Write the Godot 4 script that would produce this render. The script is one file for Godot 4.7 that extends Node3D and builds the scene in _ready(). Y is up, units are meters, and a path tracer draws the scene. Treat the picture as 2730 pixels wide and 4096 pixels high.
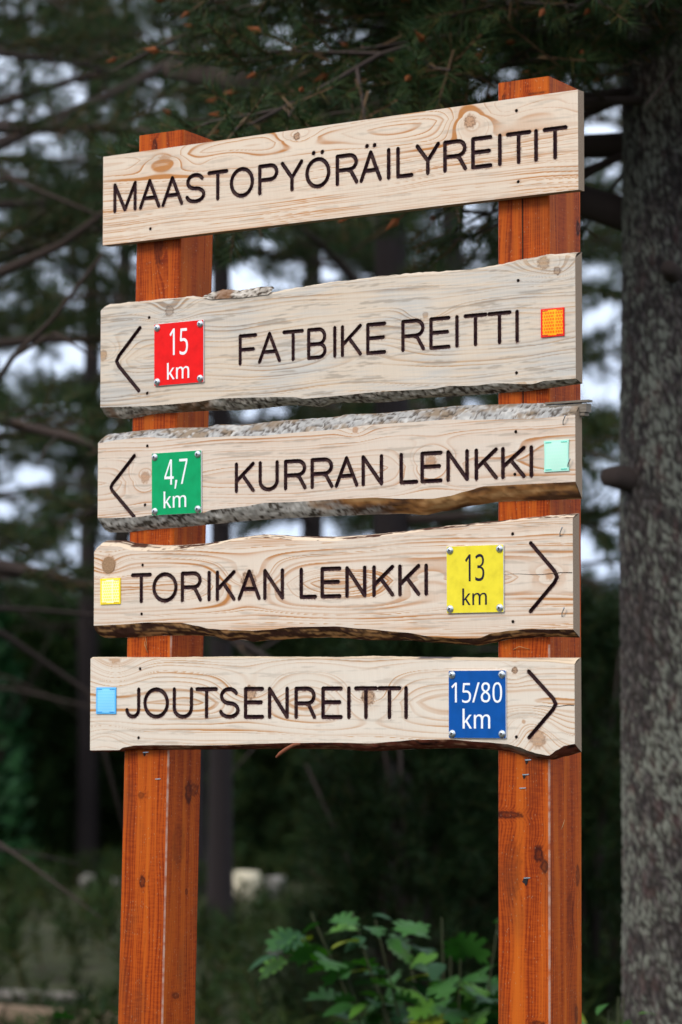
extends Node3D
# Trail signpost of five engraved planks at the edge of a pine wood, under an overcast sky. Metres, y up.

var taken := {}
var M := {}
var rng := RandomNumberGenerator.new()

# ---------------------------------------------------------------- names, metas, meshes
func numbered(called: String) -> String:
	var n: int = taken.get(called, 0)
	taken[called] = n + 1
	return called if n == 0 else "%s_%03d" % [called, n]

func thing(called: String, label: String, category: String, at := Vector3.ZERO, turn := 0.0, group := "") -> Node3D:
	var o := Node3D.new()
	o.name = numbered(called)
	add_child(o, true)
	o.position = at
	o.rotation.y = turn
	tag(o, label, category, group)
	return o

func tag(o: Node, label: String, category := "", group := "", kind := "") -> void:
	if label: o.set_meta("label", label)
	if category: o.set_meta("category", category)
	if group: o.set_meta("group", group)
	if kind: o.set_meta("kind", kind)

func part(called: String, mesh: Mesh, mat: Material, parent: Node, label := "") -> MeshInstance3D:
	var o := MeshInstance3D.new()
	o.name = called
	o.mesh = mesh
	if mat: o.material_override = mat
	parent.add_child(o, true)
	if label: o.set_meta("label", label)
	return o

func structure(called: String, mesh: Mesh, mat: Material) -> MeshInstance3D:
	var o := part(called, mesh, mat, self)
	o.set_meta("kind", "structure")
	return o

func begin() -> SurfaceTool:
	var st := SurfaceTool.new()
	st.begin(Mesh.PRIMITIVE_TRIANGLES)
	return st

func done(st: SurfaceTool, smooth := true) -> ArrayMesh:
	if smooth:
		st.generate_normals()
	return st.commit()

# a triangle that faces the way of n (front faces run clockwise)
func tri(st: SurfaceTool, a: Vector3, b: Vector3, c: Vector3, n: Vector3, ua := Vector2.ZERO, ub := Vector2.ZERO, uc := Vector2.ZERO) -> void:
	if (c - a).cross(b - a).dot(n) < 0.0:
		var t := b; b = c; c = t
		var u := ub; ub = uc; uc = u
	st.set_uv(ua); st.add_vertex(a)
	st.set_uv(ub); st.add_vertex(b)
	st.set_uv(uc); st.add_vertex(c)

func quad(st: SurfaceTool, a: Vector3, b: Vector3, c: Vector3, d: Vector3, n: Vector3) -> void:
	tri(st, a, b, c, n); tri(st, a, c, d, n)

func box(st: SurfaceTool, lo: Vector3, hi: Vector3, x := Transform3D()) -> void:
	var p: Array[Vector3] = []
	for i in 8:
		p.append(x * Vector3(hi.x if i & 1 else lo.x, hi.y if i & 2 else lo.y, hi.z if i & 4 else lo.z))
	st.set_smooth_group(-1)
	var b := x.basis
	quad(st, p[0], p[1], p[3], p[2], -b.z); quad(st, p[4], p[5], p[7], p[6], b.z)
	quad(st, p[0], p[2], p[6], p[4], -b.x); quad(st, p[1], p[3], p[7], p[5], b.x)
	quad(st, p[0], p[1], p[5], p[4], -b.y); quad(st, p[2], p[3], p[7], p[6], b.y)

# a tube along points with a radius each
func tube(st: SurfaceTool, pts: Array, rad: Array, sides := 8, caps := true) -> void:
	st.set_smooth_group(0)
	var rings := []
	var up := Vector3.UP if absf((pts[1] - pts[0]).normalized().y) < 0.9 else Vector3.RIGHT
	for i in pts.size():
		var t: Vector3 = (pts[mini(i + 1, pts.size() - 1)] - pts[maxi(i - 1, 0)]).normalized()
		var s := t.cross(up).normalized()
		var w := s.cross(t).normalized()
		up = w
		var ring := []
		for k in sides:
			var a := TAU * k / sides
			ring.append(pts[i] + (s * cos(a) + w * sin(a)) * rad[i])
		rings.append(ring)
	for i in pts.size() - 1:
		for k in sides:
			var k2 := (k + 1) % sides
			var n: Vector3 = (rings[i][k] + rings[i][k2]) * 0.5 - pts[i]
			quad(st, rings[i][k], rings[i][k2], rings[i + 1][k2], rings[i + 1][k], n)
	if caps:
		for e in [0, pts.size() - 1]:
			var n: Vector3 = (pts[0] - pts[1]) if e == 0 else (pts[e] - pts[e - 1])
			for k in range(1, sides - 1):
				tri(st, rings[e][0], rings[e][k], rings[e][k + 1], n)

func noise(seed_: int, freq: float, kind := FastNoiseLite.TYPE_SIMPLEX_SMOOTH, octaves := 3) -> FastNoiseLite:
	var n := FastNoiseLite.new()
	n.seed = seed_
	n.noise_type = kind
	n.frequency = freq
	n.fractal_octaves = octaves
	if octaves <= 1: n.fractal_type = FastNoiseLite.FRACTAL_NONE
	return n

func lin(r: float, g: float, b: float) -> Color:   # a real-world base colour, as albedo_color wants it
	return Color(r, g, b).linear_to_srgb()

func mat(c: Color, rough := 0.8, metal := 0.0) -> StandardMaterial3D:
	var m := StandardMaterial3D.new()
	m.albedo_color = c
	m.roughness = rough
	m.metallic = metal
	m.metallic_specular = 0.22 if metal == 0.0 else 0.5
	return m

func tex_mat(img: Image, rough := 0.7) -> StandardMaterial3D:
	var m := mat(Color.WHITE, rough)
	m.albedo_texture = ImageTexture.create_from_image(img)
	return m

func vcol(rough := 0.85) -> StandardMaterial3D:
	var m := mat(Color.WHITE, rough)
	m.vertex_color_use_as_albedo = true
	return m

func curve(list: Array, x: float) -> float:      # [x, y, x, y, ...] -> y at x
	var n := list.size() / 2
	if x <= list[0]: return list[1]
	for i in range(1, n):
		if x <= list[2 * i]:
			var t: float = (x - list[2 * i - 2]) / maxf(list[2 * i] - list[2 * i - 2], 1e-6)
			t = lerpf(t, t * t * (3.0 - 2.0 * t), 0.6)
			return lerpf(list[2 * i - 1], list[2 * i + 1], t)
	return list[2 * n - 1]

# ---------------------------------------------------------------- routed lettering
func arc(cx: float, cy: float, rx: float, ry: float, a0: float, a1: float, n := 10) -> PackedVector2Array:
	var p := PackedVector2Array()
	for i in n + 1:
		var a := deg_to_rad(lerpf(a0, a1, float(i) / n))
		p.append(Vector2(cx + rx * cos(a), cy + ry * sin(a)))
	return p

func v2(list: Array) -> PackedVector2Array:
	var p := PackedVector2Array()
	for i in list.size() / 2:
		p.append(Vector2(list[2 * i], list[2 * i + 1]))
	return p

func glyph(ch: String) -> Array:                  # strokes in a box one wide and one cap height tall
	var s := []
	match ch:
		"M": s = [v2([0, 0, 0, 1, .5, 0.02]), v2([.5, 0.02, 1, 1, 1, 0])]
		"A", "Ä": s = [v2([0, 0, .5, 1, 1, 0]), v2([.19, .35, .81, .35])]
		"S":
			var a := arc(.5, .745, .44, .255, 25, 270, 14)
			a.append_array(arc(.5, .245, .5, .245, 80, -165, 14))
			s = [a]
		"T": s = [v2([0, 1, 1, 1]), v2([.5, 1, .5, 0])]
		"O", "Ö": s = [arc(.5, .5, .5, .5, 90, 270, 14), arc(.5, .5, .5, .5, 270, 450, 14)]
		"P", "R", "B":
			var a := v2([0, 1, .6, 1])
			a.append_array(arc(.62, .74, .36, .26, 90, -90, 10))
			a.append(Vector2(0, .48))
			s = [v2([0, 0, 0, 1]), a]
			if ch == "R": s.append(v2([.52, .48, .7, .42, 1, 0]))
			if ch == "B":
				var b := v2([.55, .48])
				b.append_array(arc(.62, .24, .38, .24, 90, -90, 10))
				b.append(Vector2(0, 0))
				s.append(b)
		"Y": s = [v2([0, 1, .5, .44, 1, 1]), v2([.5, .44, .5, 0])]
		"I": s = [v2([0, 0, 0, 1])]
		"L": s = [v2([0, 1, 0, 0, 1, 0])]
		"E": s = [v2([1, 1, 0, 1, 0, 0, 1, 0]), v2([0, .52, .92, .52])]
		"F": s = [v2([1, 1, 0, 1, 0, 0]), v2([0, .5, .86, .5])]
		"K": s = [v2([0, 0, 0, 1]), v2([1, 1, 0, .36]), v2([.36, .6, 1, 0])]
		"U":
			var a := v2([0, 1])
			a.append_array(arc(.5, .32, .5, .32, 180, 360, 12))
			a.append(Vector2(1, 1))
			s = [a]
		"N": s = [v2([0, 0, 0, 1, 1, 0, 1, 1])]
		"J":
			var a := v2([1, 1])
			a.append_array(arc(.5, .27, .5, .27, 0, -175, 12))
			s = [a]
	if ch == "Ä" or ch == "Ö":
		s.append(v2([.30, 1.235, .31, 1.25])); s.append(v2([.70, 1.235, .71, 1.25]))
	return s

# strokes (millimetres) -> {lines, polys, hw, box}
func routed(lines: Array, hw: float) -> Dictionary:
	var polys := []
	var bb := Rect2(lines[0][0], Vector2.ZERO)
	for l in lines:
		for p in Geometry2D.offset_polyline(l, hw, Geometry2D.JOIN_ROUND, Geometry2D.END_ROUND):
			if not Geometry2D.is_polygon_clockwise(p):
				polys.append(p)
				for v in p: bb = bb.expand(v)
	return {"lines": lines, "polys": polys, "hw": hw, "box": bb}

func gap(lines: Array, p: Vector2) -> float:
	var best := 1e9
	for l in lines:
		for i in l.size() - 1:
			best = minf(best, p.distance_squared_to(Geometry2D.get_closest_point_to_segment(p, l[i], l[i + 1])))
	return sqrt(best)

# the painted floor of a routed groove, a round-bottomed channel that starts flush with the face
func groove(g: Dictionary, deep: float, cell := 1.7) -> ArrayMesh:
	var wear_lit := noise(17, 0.16, FastNoiseLite.TYPE_SIMPLEX_SMOOTH, 2)
	var st := begin()
	var b: Rect2 = g.box
	var hw: float = g.hw
	for i in int(ceil(b.size.x / cell)):
		for k in int(ceil(b.size.y / cell)):
			var o := b.position + Vector2(i, k) * cell
			var dc := gap(g.lines, o + Vector2(cell, cell) * 0.5)
			if dc > hw + cell: continue
			var sq := PackedVector2Array([o, o + Vector2(cell, 0), o + Vector2(cell, cell), o + Vector2(0, cell)])
			var pieces := []
			if dc < hw - cell * 0.8:
				pieces.append(sq)
			else:
				var rest := [sq]
				for p in g.polys:
					var left := []
					for r in rest:
						pieces.append_array(Geometry2D.intersect_polygons(r, p))
						left.append_array(Geometry2D.clip_polygons(r, p))
					rest = left
			for p in pieces:
				var ids := Geometry2D.triangulate_polygon(p)
				var q := []
				var cs := []
				for v in p:
					var d := gap(g.lines, v) / hw
					var worn_lit := clampf(smooth(0.72, 1.0, d) * (0.35 + 1.6 * wear_lit.get_noise_2d(v.x, v.y)) + 0.25 * wear_lit.get_noise_2d(v.x * 0.4, v.y * 0.4 + 50.0), 0.0, 1.0)  # lit groove rim painted in as lighter brown, broken up by worn paint
					cs.append(Color(0.026, 0.011, 0.012).lerp(Color(0.17, 0.09, 0.065), worn_lit))
					q.append(Vector3(v.x, v.y, -deep * sqrt(maxf(0.0, 1.0 - d * d))) * 0.001)
				for t in ids.size() / 3:
					var e := [ids[3 * t], ids[3 * t + 1], ids[3 * t + 2]]
					if (q[e[2]] - q[e[0]]).cross(q[e[1]] - q[e[0]]).z < 0.0: e = [e[0], e[2], e[1]]
					for k2 in e:
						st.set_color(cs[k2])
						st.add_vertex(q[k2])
	return done(st)

# ---------------------------------------------------------------- wood
func smooth(a: float, b: float, x: float) -> float:
	var t := clampf((x - a) / (b - a), 0.0, 1.0)
	return t * t * (3.0 - 2.0 * t)

const TX0 := -0.6
const TW := 1.1
const TH := 0.22
# a scorched fringe along the routed strokes, as wide as noise allows
func fringe(cuts: Array, top: float, smear: float, seed_: int) -> PackedFloat32Array:
	var w := 1060
	var h := 212
	var out := PackedFloat32Array()
	out.resize(w * h)
	var nz := noise(seed_, 0.02, FastNoiseLite.TYPE_SIMPLEX_SMOOTH, 2)
	for g in cuts:
		for l in g.lines:
			for i in l.size() - 1:
				var steps := int(ceil(l[i].distance_to(l[i + 1]) / 1.5))
				for k in steps + 1:
					var p: Vector2 = l[i].lerp(l[i + 1], float(k) / maxi(steps, 1))
					var far: float = g.hw + 1.6 + maxf(0.0, nz.get_noise_2d(p.x * 2.0, p.y * 2.0)) * 3.0
					var soft: float = far + smear * maxf(0.0, nz.get_noise_2d(p.x * 0.4, p.y * 0.4) + 0.1) * 26.0
					var cx := (p.x * 0.001 - TX0) / TW * w
					var cy := (top - p.y * 0.001) / TH * h
					var r := int(ceil(soft))
					for b in range(maxi(int(cy) - r, 0), mini(int(cy) + r + 1, h)):
						for a in range(maxi(int(cx) - r, 0), mini(int(cx) + r + 1, w)):
							var d := Vector2(a - cx, b - cy).length()
							var v: float = 0.75 * clampf((far - d) / (far - g.hw + 0.6), 0.0, 1.0)
							if smear > 0.0: v = maxf(v, 0.16 * clampf((soft - d) / soft, 0.0, 1.0))
							if v > out[b * w + a]: out[b * w + a] = v
	return out

# the sawn face of a plank: growth rings as contour lines of a surface that swells around knots
func plank_picture(o: Dictionary) -> Image:
	var w := 1060
	var h := 212
	var data := PackedByteArray()
	data.resize(w * h * 3)
	var n1 := noise(o.seed, 1.8, FastNoiseLite.TYPE_SIMPLEX_SMOOTH, 2)
	var n2 := noise(o.seed + 7, 1.0, FastNoiseLite.TYPE_SIMPLEX_SMOOTH, 3)
	var early: Color = o.early
	var late: Color = o.late
	var grey: float = o.grey
	var ring: float = o.ring
	var at := 0
	var n3 := noise(o.seed + 13, 1.0, FastNoiseLite.TYPE_SIMPLEX_SMOOTH, 2)
	var scorch: PackedFloat32Array = o.scorch
	var above := PackedFloat32Array()
	above.resize(w)
	for j in h:
		var before := 0.0
		var y: float = o.top - TH * (j + 0.5) / h
		for i in w:
			var x := TX0 + TW * (i + 0.5) / w
			var dy: float = y - o.pith
			var f: float = ring * (dy * dy * 9.0 + absf(dy) * o.flat) + n1.get_noise_2d(x, y * 3.6) * o.warp + n1.get_noise_2d(x * 4.0 + 9.0, y * 12.0) * 0.12
			var dark := 0.0
			var red := 0.0
			for k in o.knots:
				var ax: float = (x - k[0]) / k[3]
				var ay: float = (y - k[1]) / k[4]
				var q := ax * ax + ay * ay
				if q < 7.0:
					f += k[2] * exp(-q)
				if k[5] > 0.0:
					var d: float = sqrt((x - k[0]) ** 2 + (y - k[1]) ** 2) / k[5]
					if d < 2.2:
						d += n2.get_noise_2d(x * 130.0, y * 130.0) * 0.4
						if k[6] > 0.0:
							dark = maxf(dark, 1.45 * k[6] * (smooth(1.2, 0.9, d) * (0.30 + 0.35 * sin(d * 15.0) + 0.9 * smooth(0.12, 0.0, absf((y - k[1]) / k[5] + n2.get_noise_2d(x * 90.0, 3.0) * 0.5))) + smooth(0.30, 0.0, absf(d - 1.0)) * 0.9))
						red = maxf(red, 0.85 * smooth(1.7, 0.8, d))
			var slope := maxf(absf(f - above[i]) if j > 0 else 0.2, absf(f - before) if i > 0 else 0.2)
			above[i] = f
			before = f
			f += n3.get_noise_2d(f * 0.55, 5.0) * 0.9
			var each := 0.62 + 0.75 * n3.get_noise_2d(floorf(f) * 3.7, x * 2.5)
			var t := f - floorf(f)
			t = (0.22 * smooth(0.0, 0.7, t) + 0.78 * smooth(0.58, 0.86, t)) * (1.0 - smooth(0.90, 1.0, t))
			var broad := n2.get_noise_2d(x * 4.0, y * 9.0)
			var fibre := n2.get_noise_2d(x * 12.0, y * 420.0)
			t = clampf(t * each * (0.85 + broad * 0.7) * (0.55 + 0.55 * smooth(0.010, 0.06, slope)) * o.lines + fibre * 0.10, 0.0, 1.0)
			var c := early.lerp(late, maxf(t, red * 0.8))
			c = c * (1.0 + broad * 0.06 + fibre * 0.05)
			if grey > 0.0:
				var gy := clampf(grey * (0.45 + broad * 1.3 + n2.get_noise_2d(x * 7.0 + 40.0, y * 160.0) * 0.9), 0.0, 0.8)
				var l := c.get_luminance() * 0.86
				c = c.lerp(Color(l * 1.0, l * 0.98, l * 0.93), gy)
			c = c.lerp(Color(0.10, 0.06, 0.04), clampf(dark, 0.0, 0.92))
			var saw := n3.get_noise_2d(x * 330.0 + y * 40.0, y * 6.0)
			c = c * (1.0 + saw * 0.035)
			var dirt := smooth(0.24, 0.62, n3.get_noise_2d(x * 5.0 + 70.0, y * 75.0) + 0.35 * n3.get_noise_2d(x * 30.0, y * 200.0))
			c = c.lerp(Color(0.30, 0.25, 0.20), dirt * o.dirt)
			var sc := scorch[at / 3]
			if sc > 0.0:
				c = c.lerp(Color(0.13, 0.065, 0.055), clampf(sc * (0.55 + 1.1 * n3.get_noise_2d(x * 150.0, y * 260.0)), 0.0, 0.9))
			c = c.linear_to_srgb()
			data[at] = int(clampf(c.r, 0, 1) * 255.0); data[at + 1] = int(clampf(c.g, 0, 1) * 255.0); data[at + 2] = int(clampf(c.b, 0, 1) * 255.0)
			at += 3
	return Image.create_from_data(w, h, false, Image.FORMAT_RGB8, data)

const POST_H := 2.66
# stained post: columns 0-0.46 front, 0.46-0.54 worn corner, 0.54-1 right side
func post_picture(seed_: int, knots: Array, worn_to: float) -> Image:
	var w := 200
	var h := 1330
	var data := PackedByteArray()
	data.resize(w * h * 3)
	var n1 := noise(seed_, 1.0, FastNoiseLite.TYPE_SIMPLEX_SMOOTH, 3)
	var base := Color(0.425, 0.073, 0.007)
	var deep := Color(0.20, 0.025, 0.004)
	var gold := Color(0.56, 0.135, 0.012)
	var at := 0
	for j in h:
		var y := POST_H * (1.0 - (j + 0.5) / h)
		for i in w:
			var u := (i + 0.5) / w
			var side := u > 0.5
			var x := u * 0.23                       # metres round the post
			var f := x * (150.0 if not side else 210.0) + n1.get_noise_2d(x * 9.0, y * 1.2) * 3.0
			var dark := 0.0
			for k in knots:
				var dx: float = (x - k[0]) / k[2]
				var dyy: float = (y - k[1]) / k[3]
				var q := dx * dx + dyy * dyy
				if q < 9.0:
					f += 3.0 * exp(-q * 0.5)
					var rq := sqrt(q) + n1.get_noise_2d(x * 90.0, y * 90.0) * 0.35
					dark = maxf(dark, k[4] * (smooth(1.25, 0.75, rq) * (0.55 + 0.45 * smooth(0.3, 0.8, rq)) + 0.30 * exp(-q * 0.45)))
			var t := f - floorf(f)
			t = smooth(0.3, 0.85, t) * (1.0 - smooth(0.88, 1.0, t))
			var broad := n1.get_noise_2d(x * 34.0 + 30.0, y * 0.9)
			var saw := n1.get_noise_2d(x * 25.0, y * 320.0)
			var fibre := n1.get_noise_2d(x * 520.0, y * 5.0)
			var c := base.lerp(deep, clampf(t * 0.75 + broad * 0.75 + saw * 0.55 + fibre * 0.5, 0.0, 1.0))
			c = c.lerp(gold, clampf(-broad * 0.9 - fibre * 0.2, 0.0, 0.65))
			c = c.lerp(Color(0.045, 0.008, 0.005), dark)
			if n1.get_noise_2d(x * 340.0 + 11.0, y * 300.0) > 0.62: c = c.lerp(Color(0.45, 0.36, 0.28), 0.6)
			c = c.lerp(Color(0.11, 0.04, 0.015), 0.3 * smooth(0.1, 0.6, n1.get_noise_2d(x * 8.0 + 3.0, y * 3.0)))
			if absf(u - 0.5) < 0.04 and y < worn_to:
				c = c.lerp(Color(0.50, 0.30, 0.23), clampf(0.75 + n1.get_noise_2d(7.0, y * 45.0) * 0.9, 0.0, 0.9))
			c = c.linear_to_srgb()
			data[at] = int(c.r * 255.0); data[at + 1] = int(c.g * 255.0); data[at + 2] = int(c.b * 255.0)
			at += 3
	return Image.create_from_data(w, h, false, Image.FORMAT_RGB8, data)

# the live edge of a plank: from the front edge to the back edge, rough with bark
func bark_edge(front: Array, back: Array, x0: float, x1: float, thick: float, up: float, style: Callable, rough: float, seed_: int) -> ArrayMesh:
	var nz := noise(seed_, 34.0, FastNoiseLite.TYPE_SIMPLEX_SMOOTH, 4)
	var nx := int((x1 - x0) / 0.0022)
	var rows := 8
	var st := begin()
	st.set_smooth_group(0)
	var grid := []
	for i in nx + 1:
		var x := lerpf(x0, x1, float(i) / nx)
		var a := Vector3(x, curve(front, x), 0.0)
		var b := Vector3(x, curve(back, x), -thick)
		var n := Vector3(0, 0, 1).lerp(Vector3(0, up, 0), 0.5).normalized()
		if (b.y - a.y) * up > 0.0:
			n = Vector3(0, thick * up, absf(b.y - a.y)).normalized()
		var col := []
		for k in rows + 1:
			var t := float(k) / rows
			var p := a.lerp(b, t)
			var bump := sin(PI * t) * 0.0022 + maxf(nz.get_noise_3d(x, p.y * 1.4, p.z * 1.4), -0.35) * rough * sin(PI * minf(t * 1.4 + 0.06, 0.5 + t * 0.42))
			if rough > 0.0045 and k > 0: bump -= 0.0022 * smooth(0.12, 0.0, M.cells.get_noise_3d(x * 0.75 + nz.get_noise_2d(x, t * 0.1) * 0.012, t * 0.036, seed_) + 1.0) + 0.0009 * nz.get_noise_2d(x * 6.0, t * 0.12)
			if k == 0: bump = 0.0
			col.append([p + n * bump, style.call(x, t, nz)])
		grid.append(col)
	for i in nx:
		for k in rows:
			var q := [grid[i][k], grid[i + 1][k], grid[i + 1][k + 1], grid[i][k + 1]]
			for t in ([[0, 1, 2], [0, 2, 3]] if up < 0.0 else [[0, 2, 1], [0, 3, 2]]):
				for e in t:
					st.set_color(q[e][1])
					st.add_vertex(q[e][0])
	return done(st)

# ---------------------------------------------------------------- the sign
func plank(sign: Node3D, o: Dictionary) -> MeshInstance3D:
	# o: label, seed, x0, x1, thick, top/bottom front curves, back curves, text [[ch, x0, x1], ...], base, cap, hw, holes, arrow
	var cuts := []
	var named := []
	for t in o.text:
		var lines := []
		for s in glyph(t[0]):
			var l := PackedVector2Array()
			for p in s:
				l.append(Vector2(lerpf(t[1], t[2], p.x), o.base + p.y * o.cap) * 1000.0)
			lines.append(l)
		var g := routed(lines, o.hw)
		cuts.append(g); named.append(["letter", g, 4.2])
	if o.has("arrow"):
		var g := routed([v2(o.arrow.map(func(a): return a * 1000.0))], o.get("arrow_hw", 3.4))
		cuts.append(g); named.append(["arrow", g, 4.6])
	for q in o.holes:
		var g := routed([v2([q[0] * 1000.0 - 0.05, q[1] * 1000.0, q[0] * 1000.0 + 0.05, q[1] * 1000.0])], 3.0)
		cuts.append(g); named.append(["screw_hole", g, 5.0])
	o.scorch = fringe(cuts, o.top, o.get("smear", 0.0), o.seed)
	o.face = tex_mat(plank_picture(o), 0.74)
	var st := begin()
	st.set_smooth_group(-1)
	var x0: float = o.x0
	var x1: float = o.x1
	var n := int(ceil((x1 - x0) / 0.0045))
	var zb: float = -o.thick
	for i in n:
		var a := lerpf(x0, x1, float(i) / n) * 1000.0
		var b := lerpf(x0, x1, float(i + 1) / n) * 1000.0
		# the left end of some planks is cut a little aslant
		var pa: float = a + (o.get("slant", 0.0) if i == 0 else 0.0) * 1000.0
		var strip := PackedVector2Array([Vector2(a, curve(o.fb, a * 0.001) * 1000.0), Vector2(b, curve(o.fb, b * 0.001) * 1000.0), Vector2(b, curve(o.ft, b * 0.001) * 1000.0), Vector2(pa, curve(o.ft, a * 0.001) * 1000.0)])
		var pieces := [strip]
		for g in cuts:
			if g.box.position.x > b or g.box.end.x < a: continue
			for p in g.polys:
				var left := []
				for r in pieces: left.append_array(Geometry2D.clip_polygons(r, p))
				pieces = left
		for p in pieces:
			var ids := Geometry2D.triangulate_polygon(p)
			for t in ids.size() / 3:
				var v := []
				var u := []
				for e in 3:
					var q: Vector2 = p[ids[3 * t + e]] * 0.001
					v.append(Vector3(q.x, q.y, 0.0))
					u.append(Vector2((q.x - TX0) / TW, (o.top - q.y) / TH))
				tri(st, v[0], v[1], v[2], Vector3.BACK, u[0], u[1], u[2])
	st.set_material(o.face)
	var mesh := done(st)
	# back, ends and the sawn top and bottom
	st = begin()
	st.set_smooth_group(-1)
	var m := 60
	for i in m:
		var a := lerpf(x0, x1, float(i) / m)
		var b := lerpf(x0, x1, float(i + 1) / m)
		var p := [Vector3(a, curve(o.fb, a), 0), Vector3(b, curve(o.fb, b), 0), Vector3(b, curve(o.ft, b), 0), Vector3(a, curve(o.ft, a), 0)]
		var q := [Vector3(a, curve(o.bb, a), zb), Vector3(b, curve(o.bb, b), zb), Vector3(b, curve(o.bt, b), zb), Vector3(a, curve(o.bt, a), zb)]
		quad(st, q[0], q[1], q[2], q[3], Vector3.FORWARD)
		if not o.has("top_style"): quad(st, p[3], p[2], q[2], q[3], Vector3.UP)
		if not o.has("low_style"): quad(st, p[0], p[1], q[1], q[0], Vector3.DOWN)
		if i == 0: quad(st, p[0], p[3], q[3], q[0], Vector3.LEFT)
		if i == m - 1: quad(st, p[1], p[2], q[2], q[1], Vector3.RIGHT)
	st.generate_normals()
	mesh = st.commit(mesh)
	mesh.surface_set_material(1, M.end_grain)
	var pl := part("sign_plank", mesh, null, sign, o.label)
	for q in named:
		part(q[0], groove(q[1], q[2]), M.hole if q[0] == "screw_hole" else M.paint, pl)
	if o.has("top_style"):
		part("bark_edge", bark_edge(o.ft, o.bt, x0, x1, o.thick, 1.0, o.top_style, o.get("top_rough", 0.004), o.seed + 31), M.bark_colours, pl)
	if o.has("low_style"):
		part("bark_edge", bark_edge(o.fb, o.bb, x0, x1, o.thick, -1.0, o.low_style, o.get("low_rough", 0.004), o.seed + 57), M.bark_colours, pl)
	return pl

func row(text: String, spans: Array) -> Array:
	var out := []
	var letters := text.replace(" ", "")
	for i in letters.length():
		out.append([letters[i], spans[2 * i], spans[2 * i + 1]])
	return out

func screw_mesh() -> ArrayMesh:
	var st := begin()
	st.set_smooth_group(0)
	var prof := [[0.0068, 0.0], [0.0068, 0.0010], [0.0056, 0.0014], [0.0055, 0.0026], [0.0047, 0.0031], [0.0030, 0.0036], [0.0, 0.0038]]
	for i in prof.size() - 1:
		for k in 16:
			var a := TAU * k / 16.0
			var b := TAU * (k + 1) / 16.0
			var p := func(e, t): return Vector3(cos(t) * prof[e][0], sin(t) * prof[e][0], prof[e][1])
			var n := Vector3(cos(a), sin(a), 0.4)
			quad(st, p.call(i, a), p.call(i, b), p.call(i + 1, b), p.call(i + 1, a), n)
	st.set_material(M.zinc)
	var mesh := done(st)
	st = begin()
	box(st, Vector3(-0.0026, -0.0007, 0.0030), Vector3(0.0026, 0.0007, 0.00395))
	box(st, Vector3(-0.0007, -0.0026, 0.0030), Vector3(0.0007, 0.0026, 0.00392))
	st.set_material(M.hole)
	st.generate_normals()
	return st.commit(mesh)

func rounded_slab(w: float, h: float, r: float, z0: float, z1: float) -> ArrayMesh:
	var st := begin()
	var p := []
	for c in [[1, 1, 0], [-1, 1, 90], [-1, -1, 180], [1, -1, 270]]:
		for k in 5:
			var a := deg_to_rad(c[2] + k * 22.5)
			p.append(Vector2(c[0] * (w * 0.5 - r) + cos(a) * r, c[1] * (h * 0.5 - r) + sin(a) * r))
	st.set_smooth_group(-1)
	for i in p.size():
		var a: Vector2 = p[i]
		var b: Vector2 = p[(i + 1) % p.size()]
		tri(st, Vector3(0, 0, z1), Vector3(a.x, a.y, z1), Vector3(b.x, b.y, z1), Vector3.BACK)
		tri(st, Vector3(0, 0, z0), Vector3(a.x, a.y, z0), Vector3(b.x, b.y, z0), Vector3.FORWARD)
		quad(st, Vector3(a.x, a.y, z0), Vector3(b.x, b.y, z0), Vector3(b.x, b.y, z1), Vector3(a.x, a.y, z1), Vector3(a.x + b.x, a.y + b.y, 0))
	return done(st)

# print that fills the box [x0, y0, x1, y1] on a plate
func lettering(text: String, b: Array, m: Material, parent: Node, z: float, bold := false) -> void:
	var t := TextMesh.new()
	var f := SystemFont.new()
	f.font_names = PackedStringArray(["Droid Sans"])
	if bold: f.font_weight = 700
	t.font = f
	t.text = text
	t.font_size = 64
	t.pixel_size = 0.001
	t.depth = 0.01
	t.curve_step = 1.0
	var a := t.get_aabb()
	var o := part("lettering", t, m, parent)
	var s := Vector3((b[2] - b[0]) / a.size.x, (b[3] - b[1]) / a.size.y, 0.05)
	o.scale = s
	o.position = Vector3(b[0] - a.position.x * s.x, b[1] - a.position.y * s.y, z)

func plate(sign: Node3D, label: String, c: Color, at: Vector2, words: Array, ink: Material, tilt: float) -> void:
	var face := mat(c, 0.42)
	face.albedo_texture = M.grime
	face.uv1_triplanar = true
	face.uv1_scale = Vector3(7, 7, 7)
	var pl := part("distance_plate", rounded_slab(0.116, 0.116, 0.002, 0.0006, 0.0032), M.plate_core, sign, label)
	pl.position = Vector3(at.x, at.y, 0.0)
	pl.rotation.z = tilt
	part("plate_face", rounded_slab(0.1152, 0.1152, 0.002, 0.0032, 0.0036), face, pl)
	for w in words:
		lettering(w[0], [w[1] - at.x, w[2] - at.y, w[3] - at.x, w[4] - at.y], ink, pl, 0.0037, w[5])
	var turn := 0.3
	for s in [[-1, 1], [1, 1], [1, -1], [-1, -1]]:
		var sc := part("screw", M.screw_shape, null, pl)
		sc.position = Vector3(s[0] * 0.0505, s[1] * 0.0505, 0.0036)
		sc.rotation.z = turn
		turn += 1.1

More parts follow.
